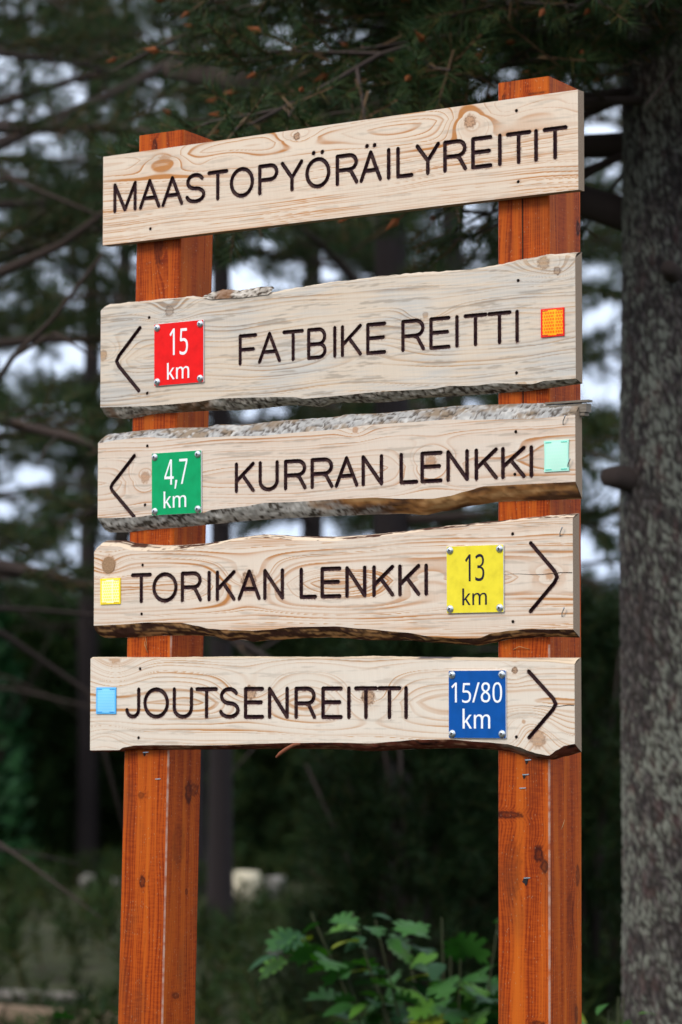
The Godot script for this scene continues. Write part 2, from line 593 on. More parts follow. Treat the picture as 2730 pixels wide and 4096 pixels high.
func reflector(sign: Node3D, label: String, m: Material, at: Vector2, w: float, h: float, bow: float, rim: Material, tilt := 0.0) -> void:
	var st := begin()
	st.set_smooth_group(0)
	var n := 10
	var p := func(i, k): return Vector3((float(i) / n - 0.5) * w * (1.0 - bow * sin(PI * k / n)), (float(k) / n - 0.5) * h, 0.0022 + 0.0016 * sin(PI * i / n) * sin(PI * k / n))
	for i in n:
		for k in n:
			var v := [p.call(i, k), p.call(i + 1, k), p.call(i + 1, k + 1), p.call(i, k + 1)]
			var u := [Vector2(i, n - k) / n, Vector2(i + 1, n - k) / n, Vector2(i + 1, n - k - 1) / n, Vector2(i, n - k - 1) / n]
			tri(st, v[0], v[1], v[2], Vector3.BACK, u[0], u[1], u[2]); tri(st, v[0], v[2], v[3], Vector3.BACK, u[0], u[2], u[3])
	st.set_smooth_group(-1)
	for i in n:
		for e in [[p.call(i, 0), p.call(i + 1, 0), Vector3.DOWN], [p.call(i, n), p.call(i + 1, n), Vector3.UP], [p.call(0, i), p.call(0, i + 1), Vector3.LEFT], [p.call(n, i), p.call(n, i + 1), Vector3.RIGHT]]:
			var a: Vector3 = e[0]
			var b: Vector3 = e[1]
			quad(st, a, b, Vector3(b.x, b.y, 0.0004), Vector3(a.x, a.y, 0.0004), e[2])
	var r := part("reflector_tag", done(st), m, sign, label)
	r.position = Vector3(at.x, at.y, 0.0)
	r.rotation.z = tilt
	for s in [[-1, 1], [1, 1], [1, -1], [-1, -1]]:
		var b := begin()
		box(b, Vector3(-0.0058, -0.0006, 0.0018), Vector3(0.0058, 0.0006, 0.0030))
		part("staple", done(b), rim, r).position = Vector3(s[0] * w * 0.31, s[1] * (h * 0.5 - 0.0035), 0.0)

func post(sign: Node3D, label: String, xb: float, xt: float, w: float, depth: float, picture: Image, zf: float, top: float) -> MeshInstance3D:
	# from y = -0.4 in the ground to top; leans from xb (at y = 0) to xt (at the top); left edge given
	var c := 0.0024
	var ring := func(y: float, drop: float) -> Array:
		var x := lerpf(xb, xt, y / top)
		var d := func(z): return y - drop * (zf - z) / depth
		var out := []
		for q in [[0, -c], [c, 0], [w - c, 0], [w, -c], [w, -depth + c], [w - c, -depth], [c, -depth], [0, -depth + c]]:
			out.append(Vector3(x + q[0], d.call(zf + q[1]), zf + q[1]))
		return out
	var us := [0.99, 0.008, 0.462, 0.538, 0.99, 0.538, 0.462, 0.008, 0.99]
	var st := begin()
	st.set_smooth_group(-1)
	var ys := [-0.4]
	for i in 27: ys.append(top * i / 26.0)
	for i in ys.size() - 1:
		var a: Array = ring.call(ys[i], 0.0)
		var b: Array = ring.call(ys[i + 1], 0.007 if i == ys.size() - 2 else 0.0)
		for k in 8:
			var k2 := (k + 1) % 8
			var n: Vector3 = (a[k] + a[k2]) * 0.5 - Vector3(lerpf(xb, xt, ys[i] / top) + w * 0.5, ys[i], zf - depth * 0.5)
			n.y = 0
			var u0: float = us[k]
			var u1: float = us[k + 1]
			if k == 0: u0 = 0.001
			if k == 7: u0 = 0.008; u1 = 0.001
			var va := 1.0 - maxf(ys[i], 0.0) / POST_H
			var vb: float = 1.0 - ys[i + 1] / POST_H
			tri(st, a[k], a[k2], b[k2], n, Vector2(u0, va), Vector2(u1, va), Vector2(u1, vb))
			tri(st, a[k], b[k2], b[k], n, Vector2(u0, va), Vector2(u1, vb), Vector2(u0, vb))
	var cap: Array = ring.call(top, 0.007)
	for k in range(1, 7): tri(st, cap[0], cap[k], cap[k + 1], Vector3.UP, Vector2(.1, .1), Vector2(.12, .1), Vector2(.12, .12))
	return part("post", done(st), tex_mat(picture, 0.5), sign, label)

func staple_at(parent: Node, at: Vector3, side := false, scrap := 0) -> void:
	var st := begin()
	box(st, Vector3(-0.0062, -0.0008, 0.0), Vector3(0.0062, 0.0008, 0.0014))
	var s := part("staple", done(st), M.zinc, parent)
	s.position = at
	s.rotation.z = 0.06
	if side: s.rotation.y = PI / 2
	if scrap:
		st = begin()
		st.set_smooth_group(-1)
		var pr := [Vector2(-6, 1), Vector2(4, 1), Vector2(1, -3), Vector2(0, -9), Vector2(-3, -14), Vector2(-5, -10), Vector2(-10, -7)] if scrap > 1 else [Vector2(-7, 1), Vector2(0, 1), Vector2(-1, -4), Vector2(-4, -8), Vector2(-6, -3)]
		for k in range(1, pr.size() - 1):
			for z in [0.0003, 0.0010]:
				tri(st, Vector3(pr[0].x, pr[0].y, z * 1000) * .001, Vector3(pr[k].x, pr[k].y, z * 1000) * .001, Vector3(pr[k + 1].x, pr[k + 1].y, z * 1000) * .001, Vector3.BACK if z > 0.0005 else Vector3.FORWARD)
		part("torn_scrap", done(st), M.black_scrap, parent).position = at

func build_sign() -> void:
	var sign := thing("trail_signpost", "tall wooden trail signpost with two orange-brown posts and five engraved planks", "signpost", Vector3(0, 0, -5.326), deg_to_rad(-35.0))
	var pic := post_picture(11, [[0.052, 1.23, 0.007, 0.012, 0.75], [0.19, 1.395, 0.012, 0.02, 0.7], [0.205, 1.40, 0.018, 0.012, 0.5], [0.163, 1.02, 0.012, 0.006, 0.6], [0.16, 1.30, 0.02, 0.04, 0.28], [0.055, 2.43, 0.012, 0.05, 0.55], [0.040, 2.605, 0.006, 0.02, 0.75], [0.045, 1.39, 0.008, 0.006, 0.5], [0.19, 1.21, 0.004, 0.006, 0.6]], 1.80)
	var pl := post(sign, "left post, leaning slightly, with a dark knot below the planks", -0.5487, -0.483, 0.1065, 0.100, pic, -0.0225, 2.633)
	pic = post_picture(23, [[0.022, 1.37, 0.030, 0.006, 0.75], [0.086, 1.305, 0.010, 0.014, 0.8], [0.098, 1.285, 0.008, 0.012, 0.8], [0.03, 1.28, 0.02, 0.05, 0.3], [0.085, 1.02, 0.014, 0.004, 0.7], [0.22, 2.385, 0.006, 0.014, 0.85], [0.215, 1.265, 0.006, 0.018, 0.6], [0.19, 1.19, 0.012, 0.05, 0.3], [0.012, 2.605, 0.004, 0.012, 0.7], [0.085, 2.61, 0.02, 0.0025, 0.6], [0.21, 1.03, 0.005, 0.016, 0.6]], 1.66)
	var pr := post(sign, "right post, upright, with staples and dark knots below the planks", 0.3065, 0.317, 0.1035, 0.108, pic, -0.0225, 2.637)
	# drying check in the right post
	var st := begin()
	box(st, Vector3(-0.0009, 2.02, -0.0224), Vector3(0.0009, 2.43, -0.0217))
	part("drying_crack", done(st), M.hole, pr).position = Vector3(0.3665, 0, 0)
	for q in [[0.374, 1.464, 1], [0.369, 1.439, 1], [0.363, 1.416, 0], [0.371, 1.264, 2]]:
		staple_at(pr, Vector3(q[0], q[1], -0.0225), false, q[2])
	for q in [1.395, 1.330]:
		staple_at(pr, Vector3(0.4125, q, -0.050), true)
	for q in [[-0.459, 1.470, 1], [-0.430, 1.421, 0]]:
		staple_at(pl, Vector3(q[0], q[1], -0.0225), false, q[2])
	# pine needles caught on the posts
	for q in [[pr, Vector3(0.4145, 1.365, -0.075), Vector3(0.4160, 1.352, -0.065), Vector3(0.4145, 1.343, -0.058)], [pl, Vector3(-0.458, 1.66, -0.0215), Vector3(-0.456, 1.673, -0.018), Vector3(-0.460, 1.685, -0.0215)], [pl, Vector3(-0.455, 1.655, -0.0215), Vector3(-0.458, 1.668, -0.017), Vector3(-0.463, 1.676, -0.0215)], [pr, Vector3(0.345, 1.652, -0.0215), Vector3(0.360, 1.657, -0.017), Vector3(0.378, 1.652, -0.0215)]]:
		st = begin()
		tube(st, [q[1], q[2], q[3]], [0.0007, 0.0007, 0.0005], 5)
		part("fallen_needle", done(st), M.dry_needle, q[0])

	# ---- colours of the live edges
	var grey_bark := func(x: float, t: float, nz: FastNoiseLite) -> Color:
		var a := nz.get_noise_3d(x * 0.5, t * 0.03, 3.0) * 0.5 + nz.get_noise_3d(x * 2.2, t * 0.09, 9.0) * 0.75
		var c := Color(0.36, 0.35, 0.335).lerp(Color(0.10, 0.085, 0.075), smooth(-0.12, -0.42, a))
		c = c.lerp(Color(0.25, 0.19, 0.135), smooth(-0.05, 0.35, nz.get_noise_2d(x * 0.3, 77.0 + t * 0.02)))
		c = c.lerp(Color(0.06, 0.045, 0.035), 0.9 * smooth(0.13, 0.02, M.cells.get_noise_3d(x * 0.75 + nz.get_noise_2d(x, t * 0.1) * 0.012, t * 0.036, 334.0) + 1.0))
		return c.lerp(Color(0.50, 0.48, 0.45), smooth(0.10, 0.5, a))
	var grey_bark_brown := func(x: float, t: float, nz: FastNoiseLite) -> Color:
		var a := nz.get_noise_3d(x * 0.5, t * 0.03, 3.0) * 0.5 + nz.get_noise_3d(x * 2.2, t * 0.09, 9.0) * 0.75
		var c := Color(0.36, 0.315, 0.265).lerp(Color(0.06, 0.045, 0.035), smooth(0.0, -0.3, a))
		c = c.lerp(Color(0.55, 0.50, 0.44), smooth(0.08, 0.4, a))
		return c.lerp(Color(0.20, 0.10, 0.05), 0.8 * smooth(0.15, 0.4, nz.get_noise_2d(x * 0.12, 40.0)))
	var half_bark := func(x: float, t: float, nz: FastNoiseLite) -> Color:
		var a := nz.get_noise_3d(x * 0.5, t * 0.03, 3.0) * 0.5 + nz.get_noise_3d(x * 2.2, t * 0.09, 9.0) * 0.75
		var c := Color(0.40, 0.375, 0.345).lerp(Color(0.07, 0.055, 0.045), smooth(0.0, -0.3, a)).lerp(Color(0.58, 0.55, 0.51), smooth(0.1, 0.4, a))
		var b := nz.get_noise_3d(x * 0.25, t * 0.04, 21.0)
		var rust := Color(0.32, 0.145, 0.050).lerp(Color(0.10, 0.048, 0.026), smooth(0.0, 0.35, b)).lerp(Color(0.50, 0.28, 0.12), smooth(0.05, -0.35, b))
		return c.lerp(rust, smooth(-0.07, 0.09, x + nz.get_noise_2d(x * 0.3, t * 0.05) * 0.12 + (t - 0.6) * -0.1))
	var streaks := func(x: float, t: float, nz: FastNoiseLite) -> Color:
		var a := nz.get_noise_3d(x * 0.22, t * 0.10, 5.0) + nz.get_noise_3d(x * 0.8, t * 0.16, 15.0) * 0.5
		return Color(0.64, 0.51, 0.38).lerp(Color(0.075, 0.035, 0.022), smooth(0.02, 0.16, a + 0.06 + (t - 0.5) * 0.22))
	var dark_bark := func(x: float, t: float, nz: FastNoiseLite) -> Color:
		var a := nz.get_noise_3d(x * 0.25, t * 0.08, 5.0) + nz.get_noise_3d(x * 0.9, t * 0.12, 15.0) * 0.5
		return Color(0.055, 0.027, 0.016).lerp(Color(0.44, 0.235, 0.10), smooth(0.02, 0.36, a))
	var red_bark := func(x: float, t: float, nz: FastNoiseLite) -> Color:
		var a := nz.get_noise_3d(x * 0.3, t * 0.08, 5.0) + nz.get_noise_3d(x * 0.9, t * 0.12, 15.0) * 0.5
		var c := Color(0.15, 0.042, 0.024).lerp(Color(0.32, 0.17, 0.10), smooth(0.15, 0.5, a)).lerp(Color(0.02, 0.01, 0.008), smooth(-0.1, -0.5, a))
		return c.lerp(Color(0.15, 0.12, 0.09), smooth(0.31, 0.35, x) * smooth(0.43, 0.40, x) * smooth(0.55, 0.2, t))
	var pale_edge := func(x: float, t: float, nz: FastNoiseLite) -> Color:
		var a := nz.get_noise_3d(x * 0.2, t * 0.1, 5.0)
		var c := Color(0.56, 0.44, 0.31).lerp(Color(0.33, 0.24, 0.17), smooth(0.05, 0.4, a))
		return c.lerp(Color(0.12, 0.10, 0.10), smooth(0.155, 0.165, x) * smooth(0.232, 0.225, x) * smooth(0.1, 0.25, t))
	var weathered_edge := func(x: float, t: float, nz: FastNoiseLite) -> Color:
		var a := nz.get_noise_3d(x * 0.35, t * 0.08, 5.0)
		var c := Color(0.52, 0.43, 0.33).lerp(Color(0.30, 0.24, 0.18), smooth(-0.05, 0.35, a))
		return c.lerp(Color(0.07, 0.05, 0.04), smooth(0.38, 0.55, a))

	var cream := Color(0.725, 0.605, 0.485)
	var tan := Color(0.47, 0.205, 0.072)
	# ---- plank 1
	var o := {"label": "topmost plank, square-sawn, engraved MAASTOPYÖRÄILYREITIT", "dirt": 0.25, "seed": 101, "x0": -0.551, "x1": 0.4915, "thick": 0.020,
		"ft": [-0.551, 2.5965, 0.4915, 2.601], "fb": [-0.551, 2.427, 0.4915, 2.4295], "bt": [-0.551, 2.5965, 0.4915, 2.601], "bb": [-0.551, 2.427, 0.4915, 2.4295],
		"top": 2.612, "pith": 2.580, "ring": 72.0, "flat": 0.9, "warp": 2.4, "lines": 1.05, "grey": 0.0, "early": cream, "late": tan,
		"knots": [[-0.403, 2.570, 3.2, 0.055, 0.018, 0.013, 0.0], [-0.098, 2.586, 3.5, 0.05, 0.016, 0.006, 0.5], [0.274, 2.571, 6.0, 0.05, 0.032, 0.010, 0.30], [0.40, 2.573, 2.5, 0.09, 0.02, 0.0, 0.0], [0.09, 2.57, -1.2, 0.09, 0.02, 0.0, 0.0], [-0.26, 2.565, 2.2, 0.06, 0.014, 0.0, 0.0]],
		"base": 2.4895, "cap": 0.0495, "hw": 3.9, "holes": [[-0.436, 2.448], [0.369, 2.579], [0.372, 2.455]],
		"text": row("MAASTOPYÖRÄILYREITIT", [-.522, -.473, -.460, -.416, -.406, -.362, -.350, -.310, -.298, -.257, -.246, -.198, -.181, -.142, -.130, -.087, -.075, -.027, -.008, .034, .044, .085, .103, .103, .123, .152, .164, .208, .222, .264, .280, .316, .335, .335, .351, .395, .408, .408, .425, .467])}
	plank(sign, o)
	# ---- plank 2
	o = {"smear": 1.0, "label": "second plank from top, greyish, engraved FATBIKE REITTI with left arrow", "dirt": 0.6, "seed": 202, "x0": -0.555, "x1": 0.4845, "thick": 0.022, "slant": -0.0,
		"ft": [-.555, 2.303, -.545, 2.309, -.489, 2.311, -.401, 2.309, -.356, 2.311, -.311, 2.306, -.289, 2.302, -.216, 2.300, -.162, 2.302, -.073, 2.309, -.014, 2.312, .1, 2.313, .211, 2.310, .276, 2.309, .326, 2.312, .383, 2.318, .425, 2.321, .470, 2.319, .4845, 2.314],
		"bt": [-.555, 2.310, -.538, 2.316, -.489, 2.315, -.401, 2.316, -.356, 2.315, -.29, 2.308, -.16, 2.309, -.073, 2.313, .1, 2.317, .276, 2.314, .383, 2.322, .425, 2.326, .4845, 2.326],
		"fb": [-.555, 2.119, -.496, 2.117, -.438, 2.115, -.378, 2.115, -.326, 2.116, -.270, 2.119, -.215, 2.117, -.161, 2.115, -.108, 2.112, -.079, 2.107, -.014, 2.108, .081, 2.110, .137, 2.109, .192, 2.108, .229, 2.111, .283, 2.108, .319, 2.110, .4, 2.104, .424, 2.108, .4845, 2.108],
		"bb": [-.555, 2.102, -.506, 2.096, -.437, 2.102, -.343, 2.101, -.214, 2.097, -.124, 2.100, -.056, 2.093, -.029, 2.098, .085, 2.093, .159, 2.096, .233, 2.095, .376, 2.095, .428, 2.098, .4845, 2.101],
		"top_style": weathered_edge, "low_style": grey_bark_brown, "top_rough": 0.003, "low_rough": 0.0046,
		"top": 2.329, "pith": 2.205, "ring": 58.0, "flat": 0.9, "warp": 1.8, "lines": 1.0, "grey": 0.6, "early": Color(0.67, 0.57, 0.46), "late": Color(0.46, 0.25, 0.105),
		"knots": [[-0.390, 2.290, 4.0, 0.05, 0.022, 0.009, 0.25], [-0.550, 2.217, 5.0, 0.06, 0.035, 0.009, 0.2], [0.422, 2.310, 5.0, 0.05, 0.022, 0.010, 0.2], [0.449, 2.294, 2.5, 0.03, 0.016, 0.006, 0.35], [0.180, 2.239, 3.0, 0.05, 0.02, 0.005, 0.1], [0.05, 2.19, 3.0, 0.12, 0.03, 0.0, 0.0]],
		"base": 2.180, "cap": 0.0505, "hw": 3.6, "holes": [[-.438, 2.281], [-.442, 2.139], [.371, 2.284], [.367, 2.125]], "arrow": [-.460, 2.263, -.510, 2.214, -.516, 2.204, -.510, 2.194, -.462, 2.145], "arrow_hw": 3.9,
		"text": row("FATBIKE REITTI", [-.225, -.190, -.181, -.136, -.126, -.085, -.071, -.035, -.0135, -.0135, .003, .042, .058, .094, .133, .176, .192, .229, .246, .246, .263, .305, .312, .354, .3685, .3685])}
	pl = plank(sign, o)
	# bark flake left on its top edge
	var nz := noise(5, 70.0)
	part("bark_flake", bark_edge([-.312, 2.309, -.289, 2.303, -.216, 2.301, -.162, 2.302, -.154, 2.306], [-.312, 2.311, -.295, 2.319, -.271, 2.322, -.234, 2.317, -.18, 2.320, -.158, 2.318, -.154, 2.312], -0.311, -0.155, 0.012, 1.0, grey_bark_brown, 0.005, 77), M.bark_colours, pl).position.z = 0.0022
	# ---- plank 3
	o = {"label": "middle plank with grey bark edges, engraved KURRAN LENKKI with left arrow", "dirt": 0.45, "seed": 303, "x0": -0.560, "x1": 0.483, "thick": 0.022,
		"ft": [-.56, 2.051, -.515, 2.055, -.457, 2.057, -.370, 2.051, -.311, 2.049, -.252, 2.048, -.168, 2.045, -.108, 2.047, -.014, 2.048, .062, 2.052, .166, 2.052, .218, 2.053, .283, 2.049, .354, 2.046, .399, 2.044, .483, 2.046],
		"bt": [-.56, 2.062, -.552, 2.070, -.533, 2.070, -.456, 2.073, -.387, 2.073, -.313, 2.070, -.294, 2.074, -.232, 2.070, -.149, 2.073, -.029, 2.073, -.002, 2.076, .074, 2.074, .148, 2.076, .232, 2.078, .340, 2.075, .4, 2.073, .483, 2.069],
		"fb": [-.56, 1.910, -.498, 1.908, -.464, 1.908, -.426, 1.911, -.377, 1.911, -.310, 1.910, -.288, 1.915, -.215, 1.918, -.168, 1.923, -.107, 1.922, -.014, 1.923, .062, 1.923, .137, 1.918, .195, 1.916, .228, 1.919, .264, 1.926, .3, 1.933, .353, 1.933, .483, 1.933],
		"bb": [-.56, 1.888, -.545, 1.883, -.501, 1.882, -.455, 1.885, -.379, 1.887, -.305, 1.890, -.231, 1.893, -.159, 1.895, .021, 1.895, .114, 1.894, .166, 1.890, .210, 1.895, .268, 1.903, .322, 1.907, .41, 1.906, .483, 1.905],
		"top_style": grey_bark, "low_style": half_bark, "top_rough": 0.0046, "low_rough": 0.0042,
		"top": 2.085, "pith": 1.975, "ring": 62.0, "flat": 1.0, "warp": 1.3, "lines": 1.15, "grey": 0.12, "early": Color(0.70, 0.595, 0.495), "late": Color(0.47, 0.205, 0.072),
		"knots": [[-0.446, 1.982, 5.0, 0.05, 0.030, 0.009, 0.15], [0.191, 1.979, 5.5, 0.06, 0.032, 0.010, 0.15], [0.031, 2.045, 2.0, 0.03, 0.016, 0.005, 0.1], [0.33, 1.985, 2.6, 0.08, 0.03, 0.0, 0.0], [-.30, 1.95, -.8, .1, .03, 0.0, 0.0]],
		"base": 1.947, "cap": 0.0485, "hw": 3.8, "holes": [[-.441, 2.040], [-.446, 1.930], [.365, 2.024], [.363, 1.951]], "arrow": [-.472, 2.023, -.525, 1.972, -.528, 1.966, -.525, 1.960, -.472, 1.909], "arrow_hw": 3.9,
		"text": row("KURRAN LENKKI", [-.233, -.195, -.179, -.141, -.122, -.079, -.063, -.020, -.010, .034, .048, .087, .129, .161, .173, .212, .227, .266, .285, .325, .339, .381, .396, .396])}
	pl = plank(sign, o)
	st = begin()
	box(st, Vector3(0.405, 2.052, -0.030), Vector3(0.497, 2.066, -0.013))
	box(st, Vector3(0.470, 2.046, -0.029), Vector3(0.493, 2.051, -0.014))
	box(st, Vector3(0.415, 2.0690, -0.029), Vector3(0.500, 2.0725, -0.014))
	part("split_batten", done(st), M.grey_wood, pl)
	# ---- plank 4
	o = {"label": "fourth plank, wavy with dark bark below, engraved TORIKAN LENKKI with right arrow", "dirt": 0.35, "seed": 404, "x0": -0.568, "x1": 0.477, "thick": 0.022,
		"ft": [-.568, 1.846, -.562, 1.852, -.552, 1.857, -.513, 1.855, -.475, 1.846, -.418, 1.842, -.373, 1.842, -.325, 1.846, -.277, 1.851, -.233, 1.857, -.179, 1.860, -.143, 1.858, -.107, 1.853, -.014, 1.849, .043, 1.851, .118, 1.856, .192, 1.861, .246, 1.864, .318, 1.868, .388, 1.872, .44, 1.874, .477, 1.871],
		"bt": [-.568, 1.852, -.562, 1.860, -.552, 1.868, -.513, 1.867, -.475, 1.860, -.418, 1.855, -.373, 1.854, -.325, 1.855, -.277, 1.858, -.233, 1.864, -.179, 1.867, -.143, 1.865, -.107, 1.861, -.014, 1.858, .043, 1.859, .118, 1.862, .192, 1.867, .246, 1.869, .318, 1.873, .388, 1.877, .44, 1.879, .477, 1.881],
		"fb": [-.568, 1.707, -.512, 1.708, -.436, 1.711, -.361, 1.709, -.324, 1.703, -.294, 1.697, -.251, 1.694, -.196, 1.692, -.160, 1.693, -.107, 1.697, -.014, 1.697, .043, 1.692, .136, 1.684, .191, 1.676, .245, 1.672, .288, 1.672, .317, 1.680, .352, 1.684, .387, 1.686, .477, 1.684],
		"bb": [-.568, 1.688, -.556, 1.684, -.511, 1.684, -.416, 1.687, -.341, 1.686, -.304, 1.684, -.260, 1.675, -.231, 1.677, -.209, 1.672, -.177, 1.675, -.088, 1.678, -.029, 1.678, .047, 1.672, .122, 1.671, .195, 1.665, .278, 1.660, .303, 1.664, .338, 1.670, .408, 1.673, .477, 1.671],
		"top_style": streaks, "low_style": dark_bark, "top_rough": 0.002, "low_rough": 0.0045,
		"top": 1.888, "pith": 1.775, "ring": 78.0, "flat": 0.85, "warp": 1.2, "lines": 1.3, "grey": 0.0, "early": Color(0.71, 0.605, 0.50), "late": Color(0.45, 0.195, 0.065),
		"knots": [[-0.532, 1.821, 2.0, 0.035, 0.024, 0.014, 0.22], [-0.204, 1.784, 6.5, 0.085, 0.040, 0.014, 0.35], [0.190, 1.773, 4.5, 0.10, 0.03, 0.0, 0.0], [0.431, 1.776, 3.0, 0.06, 0.02, 0.006, 0.0], [-0.36, 1.768, -1.2, 0.08, 0.03, 0.0, 0.0], [0.0, 1.772, -1.0, 0.1, 0.03, 0.0, 0.0]],
		"base": 1.7505, "cap": 0.0490, "hw": 3.9, "holes": [[-.451, 1.818], [-.453, 1.727], [.358, 1.849], [.358, 1.699]], "arrow": [.394, 1.832, .441, 1.783, .446, 1.773, .441, 1.764, .393, 1.716], "arrow_hw": 3.7,
		"text": row("TORIKAN LENKKI", [-.475, -.433, -.424, -.372, -.357, -.315, -.295, -.295, -.276, -.238, -.226, -.181, -.168, -.129, -.087, -.056, -.041, -.003, .013, .051, .071, .110, .126, .165, .181, .181])}
	pl = plank(sign, o)
	# round knot plug at its left end
	st = begin()
	st.set_smooth_group(-1)
	for k in 24:
		var a := TAU * k / 24.0
		var b := TAU * (k + 1) / 24.0
		var p := func(t, r, z): return Vector3(cos(t) * r, sin(t) * r * 0.98, z)
		tri(st, Vector3(0, 0, 0.0012), p.call(a, .0155, .0010), p.call(b, .0155, .0010), Vector3.BACK)
		quad(st, p.call(a, .0155, .0010), p.call(b, .0155, .0010), p.call(b, .0165, 0.0001), p.call(a, .0165, 0.0001), Vector3(cos(a), sin(a), 1))
	part("knot_plug", done(st), M.knot_wood, pl).position = Vector3(-0.5325, 1.8205, 0.0)
	# ---- plank 5
	o = {"label": "lowest plank with reddish bark below, engraved JOUTSENREITTI with right arrow", "dirt": 0.3, "seed": 505, "x0": -0.5755, "x1": 0.479, "thick": 0.022,
		"ft": [-.5755, 1.645, -.474, 1.644, -.398, 1.643, -.250, 1.643, -.107, 1.641, -.013, 1.639, .062, 1.640, .173, 1.636, .281, 1.634, .352, 1.632, .42, 1.630, .479, 1.625],
		"bt": [-.5755, 1.647, -.474, 1.646, -.398, 1.645, -.250, 1.645, -.107, 1.643, -.013, 1.642, .062, 1.643, .173, 1.641, .281, 1.639, .352, 1.638, .479, 1.637],
		"fb": [-.5755, 1.473, -.505, 1.474, -.496, 1.479, -.465, 1.483, -.416, 1.484, -.323, 1.484, -.250, 1.485, -.178, 1.488, -.107, 1.490, -.013, 1.491, .062, 1.490, .118, 1.494, .154, 1.497, .227, 1.498, .298, 1.494, .344, 1.491, .369, 1.486, .39, 1.479, .407, 1.475, .428, 1.472, .445, 1.482, .459, 1.489, .479, 1.492],
		"bb": [-.5755, 1.473, -.523, 1.473, -.491, 1.475, -.415, 1.475, -.267, 1.477, -.123, 1.479, -.029, 1.479, .047, 1.476, .158, 1.481, .231, 1.483, .302, 1.481, .338, 1.478, .369, 1.470, .4, 1.465, .425, 1.465, .449, 1.471, .479, 1.478],
		"top_style": pale_edge, "low_style": red_bark, "top_rough": 0.0012, "low_rough": 0.0035,
		"top": 1.662, "pith": 1.562, "ring": 74.0, "flat": 0.75, "warp": 1.3, "lines": 1.15, "grey": 0.05, "early": Color(0.715, 0.63, 0.53), "late": Color(0.47, 0.225, 0.085),
		"knots": [[-0.516, 1.648, 6.0, 0.06, 0.05, 0.012, 0.1], [-0.200, 1.580, 5.5, 0.075, 0.036, 0.011, 0.35], [0.058, 1.571, 6.0, 0.08, 0.04, 0.012, 0.35], [0.407, 1.500, 4.5, 0.04, 0.03, 0.013, 0.18], [0.361, 1.616, 1.5, 0.02, 0.02, 0.005, 0.8], [0.379, 1.529, 3.5, 0.05, 0.025, 0.003, 0.1], [-.54, 1.50, 3.0, .06, .025, 0.0, 0.0]],
		"base": 1.5362, "cap": 0.0505, "hw": 3.9, "holes": [[-.456, 1.625], [-.459, 1.497], [.364, 1.503]], "arrow": [.389, 1.614, .437, 1.568, .442, 1.559, .437, 1.550, .389, 1.502], "arrow_hw": 3.7,
		"text": row("JOUTSENREITTI", [-.487, -.459, -.444, -.391, -.375, -.335, -.322, -.278, -.268, -.228, -.211, -.173, -.157, -.118, -.098, -.058, -.039, -.000, .017, .017, .032, .075, .082, .125, .1385, .1385])}
	pl = plank(sign, o)
	st = begin()
	tube(st, [Vector3(-.088, 1.488, .0005), Vector3(-.100, 1.4865, .004), Vector3(-.114, 1.479, .008), Vector3(-.126, 1.471, .010), Vector3(-.134, 1.464, .011)], [.002, .0035, .0036, .0035, .002], 6)
	part("bark_peel", done(st), M.peel, pl)
	# cracks that run in from the right ends
	for q in [[0.335, 1.7795, 0.476, 1.7790], [0.40, 1.5545, 0.478, 1.5560]]:
		st = begin()
		var n := 12
		for i in n:
			var t0 := float(i) / n
			var t1 := float(i + 1) / n
			var w0 := 0.0002 + 0.0006 * t0
			var p := func(t, s): return Vector3(lerpf(q[0], q[2], t), lerpf(q[1], q[3], t) + 0.0012 * sin(t * 9.0) + s * w0, 0.0003)
			tri(st, p.call(t0, -1), p.call(t1, -1), p.call(t1, 1), Vector3.BACK); tri(st, p.call(t0, -1), p.call(t1, 1), p.call(t0, 1), Vector3.BACK)
		part("crack", done(st), M.hole, sign.get_child(5 if q[1] > 1.7 else 6))
	# bent nails left in the planks
	for q in [[4, 0.463, 2.036], [4, 0.472, 1.962], [5, 0.456, 1.847], [5, 0.459, 1.711]]:
		st = begin()
		var b := Vector3(q[1], q[2], 0)
		tube(st, [b + Vector3(-.004, -.005, 0), b + Vector3(-.001, 0, .005), b + Vector3(.003, .007, .006), b + Vector3(.004, .010, .006)], [.0009, .0009, .0009, .0016], 6)
		part("bent_nail", done(st), M.steel, sign.get_child(q[0]))
	# ---- plates
	plate(sign, "red plate reading 15 km", lin(0.86, 0.012, 0.012), Vector2(-0.365, 2.2088), [["15", -.386, 2.205, -.343, 2.2555, false], ["km", -.392, 2.161, -.340, 2.192, false]], M.white_ink, 0.004)
	plate(sign, "green plate reading 4,7 km", lin(0.005, 0.36, 0.13), Vector2(-0.3695, 1.9675), [["4,7", -.397, 1.957, -.343, 2.012, false], ["km", -.399, 1.922, -.346, 1.953, false]], M.white_ink, 0.006)
	plate(sign, "yellow plate reading 13 km", lin(0.86, 0.72, 0.045), Vector2(0.2835, 1.7735), [["13", .264, 1.770, .303, 1.8165, false], ["km", .258, 1.729, .308, 1.758, false]], M.black_ink, 0.0)
	plate(sign, "blue plate reading 15/80 km", lin(0.004, 0.085, 0.36), Vector2(0.2872, 1.5585), [["15/80", .235, 1.561, .338, 1.596, false], ["km", .258, 1.517, .314, 1.551, false]], M.white_ink, 0.0)
	# ---- reflectors
	reflector(sign, "orange honeycomb reflector on the second plank", M.orange_reflector, Vector2(0.4403, 2.2063), 0.046, 0.0485, 0.0, M.red_rim)
	reflector(sign, "pale mint reflector on the middle plank", M.mint_reflector, Vector2(0.4468, 1.9785), 0.049, 0.053, 0.045, M.teal_rim)
	reflector(sign, "bright yellow reflector on the fourth plank", M.yellow_reflector, Vector2(-0.5268, 1.7707), 0.048, 0.0485, 0.0, M.yellow_rim, 0.01)
